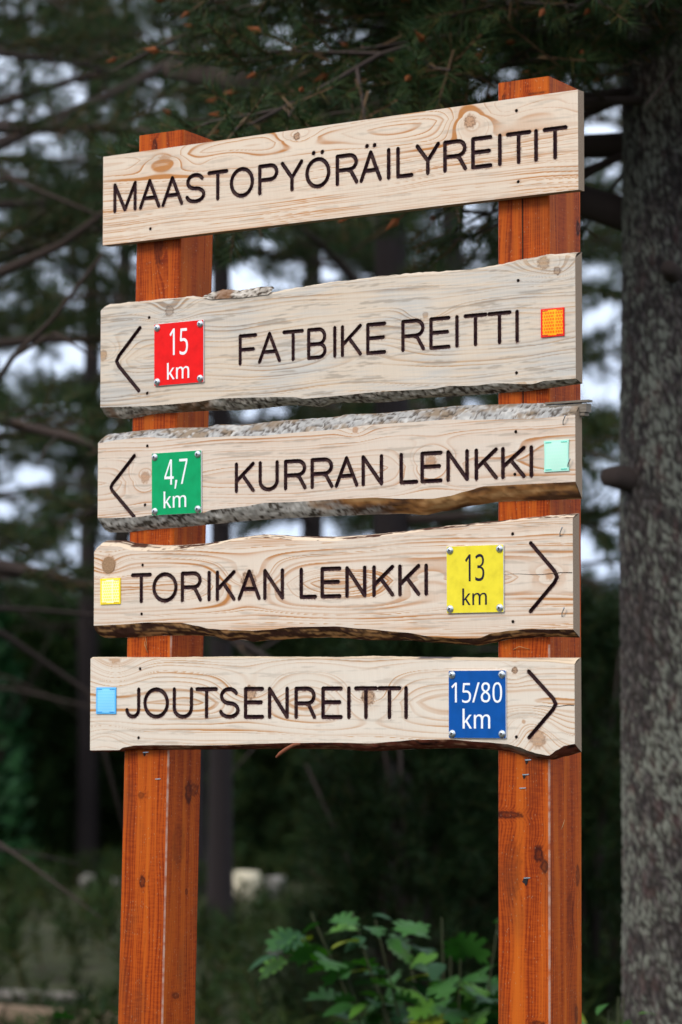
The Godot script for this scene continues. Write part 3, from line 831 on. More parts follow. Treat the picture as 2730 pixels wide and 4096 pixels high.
	reflector(sign, "sky-blue reflector on the lowest plank", M.blue_reflector, Vector2(-0.5358, 1.5662), 0.0475, 0.0495, 0.0, M.blue_rim)

func reflector_picture(body: Color, line: Color, edge: Color, bars: bool) -> Image:
	var n := 96
	var im := Image.create(n, n, false, Image.FORMAT_RGB8)
	var nz := noise(3, 0.3)
	for j in n:
		for i in n:
			var u := (i + 0.5) / n
			var v := (j + 0.5) / n
			var r := int(floor(v * 9.0))
			var cx := u * 9.0 + (0.5 if r % 2 else 0.0)
			var d := Vector2(cx - floorf(cx) - 0.5, v * 9.0 - r - 0.5).length()
			var c := body.lerp(line, smooth(0.34, 0.52, d))
			c = c.lerp(line, 0.35 * clampf(nz.get_noise_2d(i, j), 0.0, 1.0))
			if bars and (absf(u - 0.13) < 0.02 or absf(u - 0.62) < 0.025 or absf(v - 0.08) < 0.016 or absf(v - 0.92) < 0.016): c = line
			if u < 0.07 or u > 0.95 or v < 0.045 or v > 0.955: c = edge
			im.set_pixel(i, j, c.linear_to_srgb())
	return im

# ---------------------------------------------------------------- the wood behind
func tuft_mesh(needles: int, length: float, width: float, reach: float, seed_: int, bud: bool) -> ArrayMesh:
	# a shoot along +z with paired needles; vertex colours are the needles' own greens
	var r := RandomNumberGenerator.new()
	r.seed = seed_
	var st := begin()
	st.set_smooth_group(-1)
	for i in needles:
		var t := pow(r.randf(), 0.8)
		var a := r.randf() * TAU
		var o := Vector3(0, 0, reach * t)
		var out := Vector3(cos(a), sin(a), 0)
		var d := (out * r.randf_range(0.55, 1.0) + Vector3(0, 0, r.randf_range(0.35, 0.9))).normalized()
		var s := d.cross(Vector3(r.randf() - 0.5, r.randf() - 0.5, r.randf() - 0.5)).normalized() * width * 0.5
		var l := length * r.randf_range(0.75, 1.15)
		var c := Color(0.015, 0.042, 0.019).lerp(Color(0.048, 0.064, 0.016), r.randf())
		if r.randf() < 0.03: c = Color(0.10, 0.08, 0.02)
		st.set_color(c)
		tri(st, o + s, o - s, o + d * l, d.cross(s))
	# the shoot
	st.set_color(Color(0.10, 0.060, 0.035))
	for k in 3:
		var a0 := TAU * k / 3.0
		var a1 := TAU * (k + 1) / 3.0
		var p := Vector3(cos(a0), sin(a0), 0) * 0.003
		var q := Vector3(cos(a1), sin(a1), 0) * 0.003
		quad(st, p - Vector3(0, 0, 0.05), q - Vector3(0, 0, 0.05), q + Vector3(0, 0, reach), p + Vector3(0, 0, reach), p + q)
	if bud:
		st.set_color(Color(0.20, 0.062, 0.020))
		for k in 5:
			var a0 := TAU * k / 5.0
			var a1 := TAU * (k + 1) / 5.0
			var p := Vector3(cos(a0), sin(a0), 0) * 0.009 + Vector3(0, 0, reach + 0.004)
			var q := Vector3(cos(a1), sin(a1), 0) * 0.009 + Vector3(0, 0, reach + 0.004)
			tri(st, p, q, Vector3(0, 0, reach + 0.032), p + q)
			tri(st, p, q, Vector3(0, 0, reach - 0.008), p + q)
	return done(st)

func scatter(called: String, mesh: Mesh, m: Material, where: Array, parent: Node) -> MultiMeshInstance3D:
	var mm := MultiMesh.new()
	mm.transform_format = MultiMesh.TRANSFORM_3D
	mm.mesh = mesh
	mm.instance_count = where.size()
	for i in where.size():
		mm.set_instance_transform(i, where[i])
	var o := MultiMeshInstance3D.new()
	o.name = called
	o.multimesh = mm
	o.material_override = m
	parent.add_child(o, true)
	o.set_meta("kind", "stuff")
	return o

func aim(at: Vector3, dir: Vector3, scale_: float, roll: float) -> Transform3D:
	var z := dir.normalized()
	var x := z.cross(Vector3.UP if absf(z.y) < 0.95 else Vector3.RIGHT).normalized().rotated(z, roll)
	return Transform3D(Basis(x, z.cross(x), z).scaled(Vector3.ONE * scale_), at)

# one bough: a curved limb with side twigs; its shoots are added to `where`
func bough(tree: Node3D, from: Vector3, dir: Vector3, length: float, r0: float, droop: float, density: float, tuft: float, where: Array, m: Material, bare := 0.28, twig_len := 0.42) -> void:
	var st := begin()
	var pts := [from]
	var rad := [r0]
	var n := 8
	var p := from
	var d := dir.normalized()
	for i in n:
		d = (d + Vector3(rng.randf_range(-.12, .12), rng.randf_range(-.08, .08) - droop / n, rng.randf_range(-.12, .12))).normalized()
		p += d * length / n
		pts.append(p)
		rad.append(r0 * lerpf(1.0, 0.16, pow(float(i + 1) / n, 0.8)))
	tube(st, pts, rad, 7)
	var t := bare
	var side := 1.0
	while t < 1.0:
		var f := t * n
		var i := mini(int(f), n - 1)
		var a: Vector3 = pts[i].lerp(pts[i + 1], f - i)
		var along: Vector3 = (pts[i + 1] - pts[i]).normalized()
		var across := along.cross(Vector3.UP).normalized() * side
		side = -side
		var l := (twig_len * (1.15 - t) + 0.14) * rng.randf_range(0.7, 1.3)
		var td := (along * rng.randf_range(.4, .9) + across * rng.randf_range(.5, 1.0) + Vector3(0, rng.randf_range(-.35, .35), 0)).normalized()
		var b := a + td * l * 0.55 + Vector3(0, rng.randf_range(-.03, .03), 0)
		var c := b + (td + Vector3(0, rng.randf_range(-.3, .3), 0)).normalized() * l * 0.45
		tube(st, [a, b, c], [0.0065, 0.0045, 0.003], 4, false)
		var s := 0.25 if rng.randf() > 0.22 else 2.0
		while s <= 1.0:
			var q := a.lerp(b, s * 2.0) if s < 0.5 else b.lerp(c, s * 2.0 - 1.0)
			var o := (td + Vector3(rng.randf_range(-1, 1), rng.randf_range(-.7, 1.0), rng.randf_range(-1, 1)) * 0.75).normalized()
			where.append(aim(q, o, tuft * rng.randf_range(.75, 1.25), rng.randf() * TAU))
			s += 0.06 / l / density
		t += 0.11 / length / density
	where.append(aim(pts[n], d, tuft, 0.0))
	part("branch", done(st), m, tree)

func trunk_mesh(h: float, r0: float, lean: Vector3, sides: int, step: float, rough: float, seed_: int, fine_to := 0.0, fine := 0.02) -> ArrayMesh:
	var plates := noise(seed_, 1.0, FastNoiseLite.TYPE_CELLULAR, 1)
	plates.cellular_return_type = FastNoiseLite.RETURN_DISTANCE2_SUB
	var soft := noise(seed_ + 3, 1.0, FastNoiseLite.TYPE_SIMPLEX_SMOOTH, 3)
	var st := begin()
	st.set_smooth_group(0)
	var ys := []
	var y := -0.3
	while y < h:
		ys.append(y)
		y += fine if y < fine_to and y > 0.35 else step
	ys.append(h)
	var grid := []
	for yy in ys:
		var ring := []
		var t := clampf(yy / h, 0.0, 1.0)
		var c: Vector3 = lean * yy + Vector3(soft.get_noise_2d(yy * 0.3, 1.0), 0, soft.get_noise_2d(yy * 0.3, 8.0)) * 0.10 * t
		c.y = yy
		var r: float = r0 * (1.0 - 0.85 * t) * (1.0 + 0.35 * exp(-maxf(yy, 0.0) * 4.0))
		for k in sides:
			var a := TAU * k / sides
			var ax := Vector3(cos(a), 0, sin(a))
			var e := 0.0
			var col := Color(0.055, 0.046, 0.045)
			if rough > 0.0:
				var w := Vector3(ax.x * r0 * 54.0, yy * 34.0, ax.z * r0 * 54.0)
				w += Vector3(soft.get_noise_3dv(w * 0.35), soft.get_noise_3dv(w * 0.35 + Vector3(9, 0, 0)), soft.get_noise_3dv(w * 0.35 + Vector3(0, 9, 0))) * 0.8
				var pe := plates.get_noise_3dv(w) + 1.0
				var so := soft.get_noise_3dv(w * 0.9)
				e = rough * (smooth(0.0, 0.45, pe) - 0.7 + so * 0.6)
				col = Color(0.026, 0.022, 0.020).lerp(Color(0.085, 0.074, 0.068), smooth(0.02, 0.5, pe))
				col = col.lerp(Color(0.155, 0.160, 0.132), smooth(0.02, 0.28, soft.get_noise_3dv(w * 0.42 + Vector3(40, 0, 0)) * 0.8 + soft.get_noise_3dv(w * 0.06) * 0.7 + 0.12) * smooth(0.0, 0.30, pe) * 0.95)
				col = col.lerp(Color(0.11, 0.055, 0.05), smooth(0.25, 0.5, soft.get_noise_3dv(w * 0.3 + Vector3(0, 70, 0))) * 0.25)
			ring.append([c + ax * (r + e), col])
		grid.append(ring)
	for i in ys.size() - 1:
		for k in sides:
			var k2 := (k + 1) % sides
			var q := [grid[i][k], grid[i][k2], grid[i + 1][k2], grid[i + 1][k]]
			for e in [0, 2, 1, 0, 3, 2]:
				st.set_color(q[e][1])
				st.add_vertex(q[e][0])
	return done(st)

func pine(o: Dictionary) -> Node3D:
	rng.seed = o.seed
	var t := thing("pine_tree", o.label, "tree", o.at, 0.0, "pines standing behind the signpost")
	part("trunk", trunk_mesh(o.h, o.r, o.get("lean", Vector3.ZERO), 14, 0.35, 0.0, o.seed), M.trunk, t)
	var where := []
	var n: int = o.n
	for i in n:
		var f := (i + rng.randf()) / n
		var y: float = lerpf(o.first, o.h * 0.98, f)
		var a := i * 2.39996 + rng.randf_range(-.4, .4)
		var l: float = o.reach * (1.0 - 0.8 * pow(f, 1.4)) * rng.randf_range(0.7, 1.2)
		var rise := rng.randf_range(-0.05, 0.35) + f * 0.3
		var c: Vector3 = o.get("lean", Vector3.ZERO) * y
		bough(t, c + Vector3(0, y, 0), Vector3(cos(a), rise, sin(a)), l, lerpf(o.r * 0.30, 0.012, f), o.get("droop", 0.35), o.get("density", 1.0) * lerpf(1.0, 0.6, f), o.tuft, where, M.branch, 0.3, o.get("twig", 0.42))
	for i in int(o.get("dead", 4)):                 # bare dead branches below the crown
		var y := rng.randf_range(o.first * 0.45, o.first + 0.5)
		var a := rng.randf() * TAU
		var st := begin()
		var p := Vector3(0, y, 0)
		var d := Vector3(cos(a), rng.randf_range(-.1, .2), sin(a)).normalized()
		var pts := [p]
		for k in 4:
			d = (d + Vector3(rng.randf_range(-.2, .2), rng.randf_range(-.25, .1), rng.randf_range(-.2, .2))).normalized()
			p += d * o.reach * 0.2
			pts.append(p)
		tube(st, pts, [.016, .012, .009, .006, .003], 5)
		part("dead_branch", done(st), M.branch, t)
	scatter("foliage", M.tufts[o.get("kind", 0)], M.needles, where, t)
	return t

func shrub(called: String, label: String, category: String, group: String, at: Vector3, h: float, w: float, n: int, size: float, mesh: Mesh, m: Material, seed_: int) -> Node3D:
	rng.seed = seed_
	var t := thing(called, label, category, at, 0.0, group)
	var where := []
	var stems := 7
	for i in stems:
		var st := begin()
		var a := TAU * i / stems + rng.randf()
		var top := Vector3(cos(a) * w * rng.randf_range(.15, .5), h * rng.randf_range(.65, 1.0), sin(a) * w * rng.randf_range(.15, .5))
		var mid := Vector3(top.x * 0.35, top.y * 0.5, top.z * 0.35)
		tube(st, [Vector3(top.x * 0.1, -0.05, top.z * 0.1), mid, top], [0.022, 0.014, 0.005], 5)
		part("stem", done(st), M.branch, t)
	for i in n:
		var f := rng.randf()
		var a := rng.randf() * TAU
		var prof := w * 0.5 * pow(1.0 - f, 0.55) * (0.75 + 0.25 * sin(a * 3.0 + seed_)) + 0.05
		var rr := prof * sqrt(rng.randf_range(0.15, 1.0))
		var p := Vector3(cos(a) * rr, 0.06 + f * h, sin(a) * rr)
		var d := Vector3(cos(a), rng.randf_range(0.0, 1.6), sin(a)) + Vector3(rng.randf() - .5, rng.randf() - .5, rng.randf() - .5)
		where.append(aim(p, d, size * rng.randf_range(.7, 1.3), rng.randf() * TAU))
	scatter("foliage", mesh, m, where, t)
	return t

func leaf_outline(kind: int) -> PackedVector2Array:
	if kind == 1:
		return v2([0, 0, .16, .12, .27, .32, .27, .52, .17, .78, 0, 1, -.17, .78, -.27, .52, -.27, .32, -.16, .12])
	return v2([0, 0, .05, .10, .22, .10, .30, .20, .13, .27, .36, .30, .46, .42, .20, .44, .44, .54, .46, .66, .18, .62, .30, .78, .25, .88, .09, .82, 0, 1, -.09, .82, -.25, .88, -.30, .78, -.18, .62, -.46, .66, -.44, .54, -.20, .44, -.46, .42, -.36, .30, -.13, .27, -.30, .20, -.22, .10, -.05, .10])

func leaf_mesh(kind: int) -> ArrayMesh:
	var p := leaf_outline(kind)
	var ids := Geometry2D.triangulate_polygon(p)
	var st := begin()
	st.set_smooth_group(0)
	for t in ids.size() / 3:
		var v := []
		for e in 3:
			var q := p[ids[3 * t + e]]
			v.append(Vector3(q.x, -0.22 * q.y * q.y + absf(q.x) * 0.28 - 0.03 * sin(q.y * 18.0) * absf(q.x), q.y))
		tri(st, v[0], v[1], v[2], Vector3.UP)
	return done(st)

func leafy_shrub(label: String, at: Vector3, h: float, w: float, n: int, size: float, seed_: int, oak: float) -> void:
	rng.seed = seed_
	var t := thing("leafy_shrub", label, "shrub", at)
	var stems := []
	for i in 16:
		var a := rng.randf() * TAU
		var top := Vector3(cos(a) * w * rng.randf_range(.1, .5), h * rng.randf_range(.74, 1.0), sin(a) * w * 0.5 * rng.randf_range(.1, .5))
		var s := [Vector3(top.x * .15, -.03, top.z * .15), Vector3(top.x * .45, top.y * .5, top.z * .45), top]
		stems.append(s)
		var st := begin()
		tube(st, s, [.006, .004, .002], 5)
		part("stem", done(st), M.green_stem, t)
	for i in n:
		var s: Array = stems[i % 16]
		var f := 0.3 + 0.7 * pow(rng.randf(), 0.6)
		var p: Vector3 = s[0].lerp(s[1], f * 2.0) if f < 0.5 else s[1].lerp(s[2], f * 2.0 - 1.0)
		var a := rng.randf() * TAU
		var d := Vector3(cos(a), rng.randf_range(-.5, .25), sin(a)).normalized()
		p += d * rng.randf_range(.02, .14)
		var kind := 0 if rng.randf() < oak else 1
		var l := part("leaf", M.leaf[kind], M.leaf_green[rng.randi() % 5 if rng.randf() < .93 else 5], t)
		var x := d.cross(Vector3.UP).normalized()
		var up := x.cross(d).normalized()
		var tilt := rng.randf_range(-.6, .6)
		l.transform = Transform3D(Basis(-x.rotated(d, tilt), up.rotated(d, tilt), d) * Basis.from_scale(Vector3.ONE * size * rng.randf_range(.65, 1.2) * (1.0 if kind == 0 else .75)), p)

func ground_height(x: float, z: float, n: FastNoiseLite) -> float:
	return n.get_noise_2d(x, z) * 0.22 * smooth(3.0, 9.0, -z) - 0.03 + 0.5 * smooth(30.0, 46.0, -z) - 30.0 * smooth(60.0, 160.0, -z) * 0.1

func grid_ground(n: FastNoiseLite) -> ArrayMesh:
	var st := begin()
	st.set_smooth_group(0)
	var xs := []
	var zs := []
	for i in 61: xs.append(signf(i - 30.0) * pow(absf(i - 30.0) / 30.0, 2.2) * 160.0)
	for i in 71: zs.append(25.0 - 25.0 * i / 20.0 if i <= 40 else -25.0 - pow((i - 40) / 30.0, 2.0) * 300.0)
	for i in 60:
		for k in 70:
			var p := []
			for e in [[0, 0], [1, 0], [1, 1], [0, 1]]:
				var x: float = xs[i + e[0]]
				var z: float = zs[k + e[1]]
				p.append(Vector3(x, ground_height(x, z, n), z))
			quad(st, p[0], p[1], p[2], p[3], Vector3.UP)
	return done(st)

func stone(called: String, label: String, category: String, at: Vector3, size: Vector3, turn: float, m: Material, seed_: int, boxy := 0.0, group := "") -> void:
	var n := noise(seed_, 1.1)
	var st := begin()
	st.set_smooth_group(0)
	var rows := 8
	var cols := 14
	var p := func(i, k):
		var a: float = PI * i / rows
		var b: float = TAU * k / cols
		var d := Vector3(sin(a) * cos(b), cos(a), sin(a) * sin(b))
		var big := maxf(absf(d.x), maxf(absf(d.y), absf(d.z)))
		var r: float = lerpf(1.0, 0.78 / big, boxy) * (1.0 + n.get_noise_3dv(d * 1.3) * 0.3 * (1.0 - boxy * .7))
		return d * r * size * 0.5
	for i in rows:
		for k in cols:
			quad(st, p.call(i, k), p.call(i, (k + 1) % cols), p.call(i + 1, (k + 1) % cols), p.call(i + 1, k), p.call(i, k) + p.call(i + 1, (k + 1) % cols))
	var o := part(numbered(called), done(st), m, self)
	o.position = at
	o.rotation.y = turn
	tag(o, label, category, group)

func log_thing(label: String, a: Vector3, b: Vector3, r: float, m: Material, hollow := false) -> void:
	var t := thing("fallen_log", label, "log", Vector3(a.x, 0, a.z))
	var st := begin()
	var d := b - a
	var base := Vector3(a.x, 0, a.z)
	tube(st, [a - base, a + d * 0.3 + Vector3(0, r * .1, 0) - base, a + d * 0.7 - base, b - base], [r, r * 1.04, r * .97, r * .9], 12)
	part("stem", done(st), m, t)
	st = begin()
	var n := d.normalized()
	tube(st, [b - n * .02 - base, b + n * .004 - base], [r * .78, r * .62], 12)
	part("cut_end", done(st), M.hole if hollow else M.cut_wood, t)

# ---------------------------------------------------------------- everything
func make_materials() -> void:
	M.end_grain = mat(lin(0.42, 0.31, 0.22), 0.8)
	var nt := NoiseTexture2D.new()
	nt.width = 256; nt.height = 256; nt.seamless = true
	nt.noise = noise(8, 0.03)
	var ramp := Gradient.new()
	ramp.set_color(0, Color(0.72, 0.70, 0.68)); ramp.set_color(1, Color(1.0, 1.0, 1.0))
	nt.color_ramp = ramp
	M.end_grain.albedo_texture = nt
	var gm := NoiseTexture2D.new()
	gm.width = 256; gm.height = 256; gm.seamless = true
	gm.noise = noise(18, 0.02, FastNoiseLite.TYPE_SIMPLEX_SMOOTH, 5)
	var gramp := Gradient.new()
	gramp.set_color(0, Color(0.92, 0.915, 0.90)); gramp.set_color(1, Color(1, 1, 1))
	gramp.add_point(0.45, Color(0.97, 0.97, 0.96))
	gm.color_ramp = gramp
	M.grime = gm
	M.end_grain.uv1_triplanar = true
	M.end_grain.uv1_scale = Vector3(9, 60, 60)
	M.cells = noise(61, 42.0, FastNoiseLite.TYPE_CELLULAR, 1)
	M.cells.cellular_return_type = FastNoiseLite.RETURN_DISTANCE2_SUB
	M.paint = vcol(0.42)
	M.hole = mat(lin(0.028, 0.018, 0.012), 0.7)
	M.bark_colours = vcol(0.9)
	M.plate_core = mat(lin(0.72, 0.73, 0.74), 0.45)
	M.white_ink = mat(lin(0.86, 0.87, 0.88), 0.45)
	M.black_ink = mat(lin(0.016, 0.016, 0.030), 0.5)
	M.zinc = mat(lin(0.56, 0.60, 0.62), 0.32, 0.85)
	M.steel = mat(lin(0.30, 0.32, 0.35), 0.35, 0.8)
	M.black_scrap = mat(lin(0.02, 0.02, 0.022), 0.45)
	M.dry_needle = mat(lin(0.42, 0.24, 0.11), 0.6)
	M.grey_wood = mat(lin(0.27, 0.235, 0.195), 0.85)
	M.grey_wood.albedo_texture = nt
	M.grey_wood.uv1_triplanar = true
	M.grey_wood.uv1_scale = Vector3(6, 70, 70)
	M.knot_wood = mat(lin(0.46, 0.29, 0.17), 0.75)
	M.knot_wood.albedo_texture = nt
	M.knot_wood.uv1_triplanar = true
	M.knot_wood.uv1_scale = Vector3(40, 40, 40)
	M.peel = mat(lin(0.22, 0.075, 0.04), 0.7)
	M.screw_shape = screw_mesh()
	M.orange_reflector = tex_mat(reflector_picture(Color(0.95, 0.16, 0.01), Color(1.0, 0.48, 0.02), Color(0.85, 0.02, 0.02), true), 0.2)
	M.mint_reflector = tex_mat(reflector_picture(Color(0.50, 0.86, 0.70), Color(0.54, 0.87, 0.72), Color(0.44, 0.83, 0.68), false), 0.3)
	M.yellow_reflector = tex_mat(reflector_picture(Color(1.0, 0.88, 0.10), Color(1.0, 0.97, 0.62), Color(1.0, 0.74, 0.01), true), 0.2)
	M.blue_reflector = tex_mat(reflector_picture(Color(0.20, 0.60, 0.92), Color(0.28, 0.67, 0.94), Color(0.10, 0.46, 0.89), false), 0.3)
	M.red_rim = mat(lin(0.70, 0.03, 0.04), 0.35)
	M.teal_rim = mat(lin(0.02, 0.55, 0.42), 0.35)
	M.yellow_rim = mat(lin(0.95, 0.60, 0.01), 0.35)
	M.blue_rim = mat(lin(0.02, 0.25, 0.72), 0.35)
	M.needles = vcol(0.6)
	M.tufts = [tuft_mesh(100, 0.060, 0.0024, 0.13, 1, false), tuft_mesh(70, 0.075, 0.0046, 0.17, 2, false), tuft_mesh(54, 0.10, 0.008, 0.22, 3, false)]
	M.budded = tuft_mesh(100, 0.060, 0.0024, 0.13, 6, true)
	M.bush = []
	for c in [[.9, 1.15, 1.0], [1.9, 2.2, 1.9], [1.9, 1.5, 1.3], [3.2, 3.0, 2.2]]:
		var bm := vcol(0.6)
		bm.albedo_color = lin(minf(c[0] * .45, 1.0), minf(c[1] * .45, 1.0), minf(c[2] * .45, 1.0))
		M.bush.append(bm)
	M.trunk = mat(lin(0.030, 0.024, 0.024), 0.95)
	M.trunk_near = vcol(0.92)
	M.branch = mat(lin(0.050, 0.037, 0.032), 0.9)
	M.heath = vcol(0.8)
	M.heath.albedo_color = lin(0.75, 0.80, 0.65)
	M.limb = mat(lin(0.050, 0.036, 0.030), 0.9)
	M.green_stem = mat(lin(0.035, 0.04, 0.018), 0.8)
	M.leaf = [leaf_mesh(0), leaf_mesh(1)]
	M.leaf_green = []
	for c in [[.020, .070, .015], [.026, .085, .015], [.015, .052, .018], [.055, .140, .018], [.030, .095, .020], [.14, .17, .015]]:
		var m := mat(lin(c[0], c[1], c[2]), 0.5)
		m.backlight_enabled = true
		m.backlight = Color(c[0] * 2.0, c[1] * 2.0, c[2])
		M.leaf_green.append(m)
	M.pale_stone = mat(lin(0.62, 0.56, 0.42), 0.9)
	M.grey_stone = mat(lin(0.24, 0.225, 0.21), 0.9)
	M.pale_log = mat(lin(0.22, 0.20, 0.18), 0.9)
	M.brown_log = mat(lin(0.17, 0.12, 0.085), 0.9)
	M.cut_wood = mat(lin(0.35, 0.25, 0.15), 0.9)
	var gt := NoiseTexture2D.new()
	gt.width = 512; gt.height = 512; gt.seamless = true
	gt.noise = noise(91, 0.02, FastNoiseLite.TYPE_SIMPLEX_SMOOTH, 5)
	var gr := Gradient.new()
	gr.set_color(0, lin(0.030, 0.024, 0.018)); gr.set_color(1, lin(0.11, 0.095, 0.075))
	gr.add_point(0.55, lin(0.035, 0.042, 0.016))
	gt.color_ramp = gr
	M.floor = mat(Color.WHITE, 0.95)
	M.floor.albedo_texture = gt
	M.floor.uv1_triplanar = true
	M.floor.uv1_world_triplanar = true
	M.floor.uv1_scale = Vector3(0.35, 0.35, 0.35)

func _ready() -> void:
	# ---- camera: a 105 mm lens at about f/5.3, focused on the planks
	var cam := Camera3D.new()
	cam.name = "camera"
	add_child(cam)
	cam.position = Vector3(0, 1.55, 0)
	cam.rotation.x = deg_to_rad(3.76)
	cam.fov = 19.36
	cam.near = 0.05
	cam.far = 900.0
	var lens := CameraAttributesPhysical.new()
	lens.frustum_focal_length = 105.6
	lens.frustum_focus_distance = 5.32
	lens.frustum_near = 0.05
	lens.frustum_far = 900.0
	lens.exposure_aperture = 4.7
	cam.attributes = lens
	cam.fov = 19.36
	cam.current = true
	# ---- sky: overcast, brighter overhead than at the horizon
	var env := Environment.new()
	env.background_mode = Environment.BG_SKY
	var sky := ProceduralSkyMaterial.new()
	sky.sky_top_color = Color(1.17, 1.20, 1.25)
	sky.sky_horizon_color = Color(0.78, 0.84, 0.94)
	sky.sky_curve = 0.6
	sky.ground_horizon_color = Color(0.22, 0.23, 0.20)
	sky.ground_bottom_color = Color(0.12, 0.12, 0.10)
	sky.sky_energy_multiplier = 1.0
	sky.sun_angle_max = 1.0
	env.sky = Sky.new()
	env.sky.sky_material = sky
	env.tonemap_mode = Environment.TONE_MAPPER_LINEAR
	env.tonemap_exposure = 1.42
	env.sdfgi_enabled = true
	env.ssao_enabled = true
	env.ssil_enabled = true
	var we := WorldEnvironment.new()
	we.name = "surroundings"
	we.environment = env
	add_child(we)
	var sun := DirectionalLight3D.new()
	sun.name = "veiled_sun"
	sun.light_energy = 0.5
	sun.light_angular_distance = 22.0
	sun.light_color = Color(1.0, 0.97, 0.93)
	sun.shadow_enabled = true
	add_child(sun)
	sun.look_at_from_position(Vector3(-5.5, 6.0, 4.5), Vector3.ZERO)

	make_materials()
	var gn := noise(14, 0.16)
	structure("ground", grid_ground(gn), M.floor)

	build_sign()
	build_wood(gn)

func build_wood(gn: FastNoiseLite) -> void:
	# ---- the near pine at the right edge
	rng.seed = 77
	var big := thing("pine_tree", "thick pine trunk with lichen-spotted scaly bark beside the right post", "tree", Vector3(0.953, 0, -8.0))
	part("trunk", trunk_mesh(11.0, 0.205, Vector3(-0.016, 0, 0), 200, 0.12, 0.0060, 5, 3.5, 0.009), M.trunk_near, big)
	var where := []
	# thick limbs that leave the trunk towards the left, behind the right post
	for q in [[2.83, Vector3(-1, .42, -.5), 1.5, .040], [3.07, Vector3(-1, .10, -.7), 1.3, .030], [2.15, Vector3(-1, .05, .5), .06, .034], [1.80, Vector3(.2, .1, 1), .05, .03], [2.68, Vector3(-.25, .1, 1), .04, .026]]:
		var st := begin()
		var b := Vector3(-0.016 * q[0], q[0], 0)
		var d: Vector3 = q[1].normalized()
		tube(st, [b, b + d * (0.17 + q[2] * .25), b + d * (0.18 + q[2] * .6) + Vector3(0, .05 * q[2], 0), b + d * (0.19 + q[2])], [q[3] * 1.25, q[3], q[3] * .9, q[3] * .7], 10)
		part("branch", done(st), M.branch, big)
	# boughs of the near pine that hang into the top of the picture
	for i in 36:
		var y := rng.randf_range(3.05, 4.9)
		var a := rng.randf_range(PI * 0.62, PI * 1.38)
		bough(big, Vector3(-0.016 * y, y, 0), Vector3(cos(a), rng.randf_range(-.15, .15), sin(a) * 0.8), rng.randf_range(0.7, 1.75), .016, .5, 1.15, 1.0, where, M.branch, 0.15, 0.5)
	for i in 14:
		var y := rng.randf_range(3.25, 4.1)
		var a := rng.randf_range(PI * 0.20, PI * 0.75)
		bough(big, Vector3(-0.016 * y, y, 0), Vector3(cos(a) * 0.8, rng.randf_range(-.1, .15), sin(a)), rng.randf_range(0.5, 1.1), .012, .5, 1.1, 1.0, where, M.branch, 0.25, 0.4)
	for i in 34:
		var y := rng.randf_range(3.2, 10.5)
		var a := rng.randf() * TAU
		bough(big, Vector3(-0.016 * y, y, 0), Vector3(cos(a), rng.randf_range(-.05, .3), sin(a)), rng.randf_range(1.0, 2.2), .018, .3, 0.6, 1.3, where, M.branch, 0.3, 0.5)
	scatter("foliage", M.tufts[0], M.needles, where.filter(func(x): return int(x.origin.x * 977.0) % 7 != 0), big)
	scatter("foliage", M.budded, M.needles, where.filter(func(x): return int(x.origin.x * 977.0) % 7 == 0), big)

	# ---- pines behind, each placed where it stands
	var list := [
		["dark pine left of the signpost whose low boughs cross the left edge", Vector3(-2.05, 0, -12.0), 11.0, .17, 2.0, 40, 2.1, 1.2, 0, 1.15],
		["pine with a straight dark trunk showing below the planks near the left post", Vector3(-0.72, 0, -18.0), 13.0, .075, 3.4, 34, 1.6, 1.35, 1, 1.15],
		["pine behind the middle of the signpost with dense green boughs", Vector3(0.25, 0, -15.0), 12.0, .11, 2.35, 48, 1.7, 1.2, 1, 1.15],
		["pine left of the left post, its boughs filling the upper left corner", Vector3(-2.15, 0, -15.5), 12.0, .12, 3.3, 50, 2.2, 1.3, 0, 1.2],
		["pine far left with open boughs and sky between them", Vector3(-2.6, 0, -20.0), 12.5, .13, 3.2, 26, 2.0, 1.5, 1, 1.1],
		["pine behind the right post, half hidden by the big trunk", Vector3(1.75, 0, -17.0), 12.0, .12, 4.5, 16, 1.4, 1.4, 1, 1.0],
		["slim pine between the posts, far behind the lowest plank", Vector3(0.9, 0, -24.0), 14.0, .12, 2.6, 36, 2.0, 1.6, 1, 1.1],
		["pine in the second row behind the left post", Vector3(-1.25, 0, -25.0), 14.0, .13, 3.2, 28, 2.0, 1.6, 1, 1.0],
		["tall pine in the back row, far left of the signpost", Vector3(-3.9, 0, -29.0), 14.0, .14, 3.6, 20, 2.2, 1.8, 2, .9],
		["back row pine seen between the left post and the middle", Vector3(-0.3, 0, -31.0), 15.0, .14, 3.0, 36, 2.4, 1.7, 2, .9],
		["back row pine seen through the gap beside the big trunk", Vector3(2.9, 0, -30.0), 14.0, .14, 5.2, 16, 1.9, 1.8, 2, .8],
		["back row pine behind the right half of the planks", Vector3(1.25, 0, -34.0), 15.0, .15, 3.0, 34, 2.4, 1.8, 2, .9],
		["fine-twigged pine in the back rows behind the left ends of the planks", Vector3(-2.35, 0, -28.0), 14.0, .11, 2.6, 44, 1.7, 1.25, 1, .9],
		["fine-twigged pine far behind the left edge, beyond the leaning limbs", Vector3(-3.3, 0, -24.0), 13.0, .11, 2.5, 44, 1.7, 1.2, 1, .9],
		["fine-twigged pine right of the right post, behind the gap", Vector3(2.55, 0, -24.0), 13.0, .11, 3.3, 30, 1.2, 1.1, 1, .8],
		["farthest pine at the left, thin against the sky", Vector3(-2.7, 0, -37.0), 15.0, .15, 4.2, 22, 2.2, 2.0, 2, .7],
	]
	var k := 0
	for p in list:
		var at: Vector3 = p[1]
		at.y = ground_height(at.x, at.z, gn)
		pine({"label": p[0], "at": at, "h": p[2], "r": p[3], "first": p[4], "n": p[5], "reach": p[6], "tuft": p[7], "kind": p[8], "density": p[9], "seed": 900 + k})
		k += 1

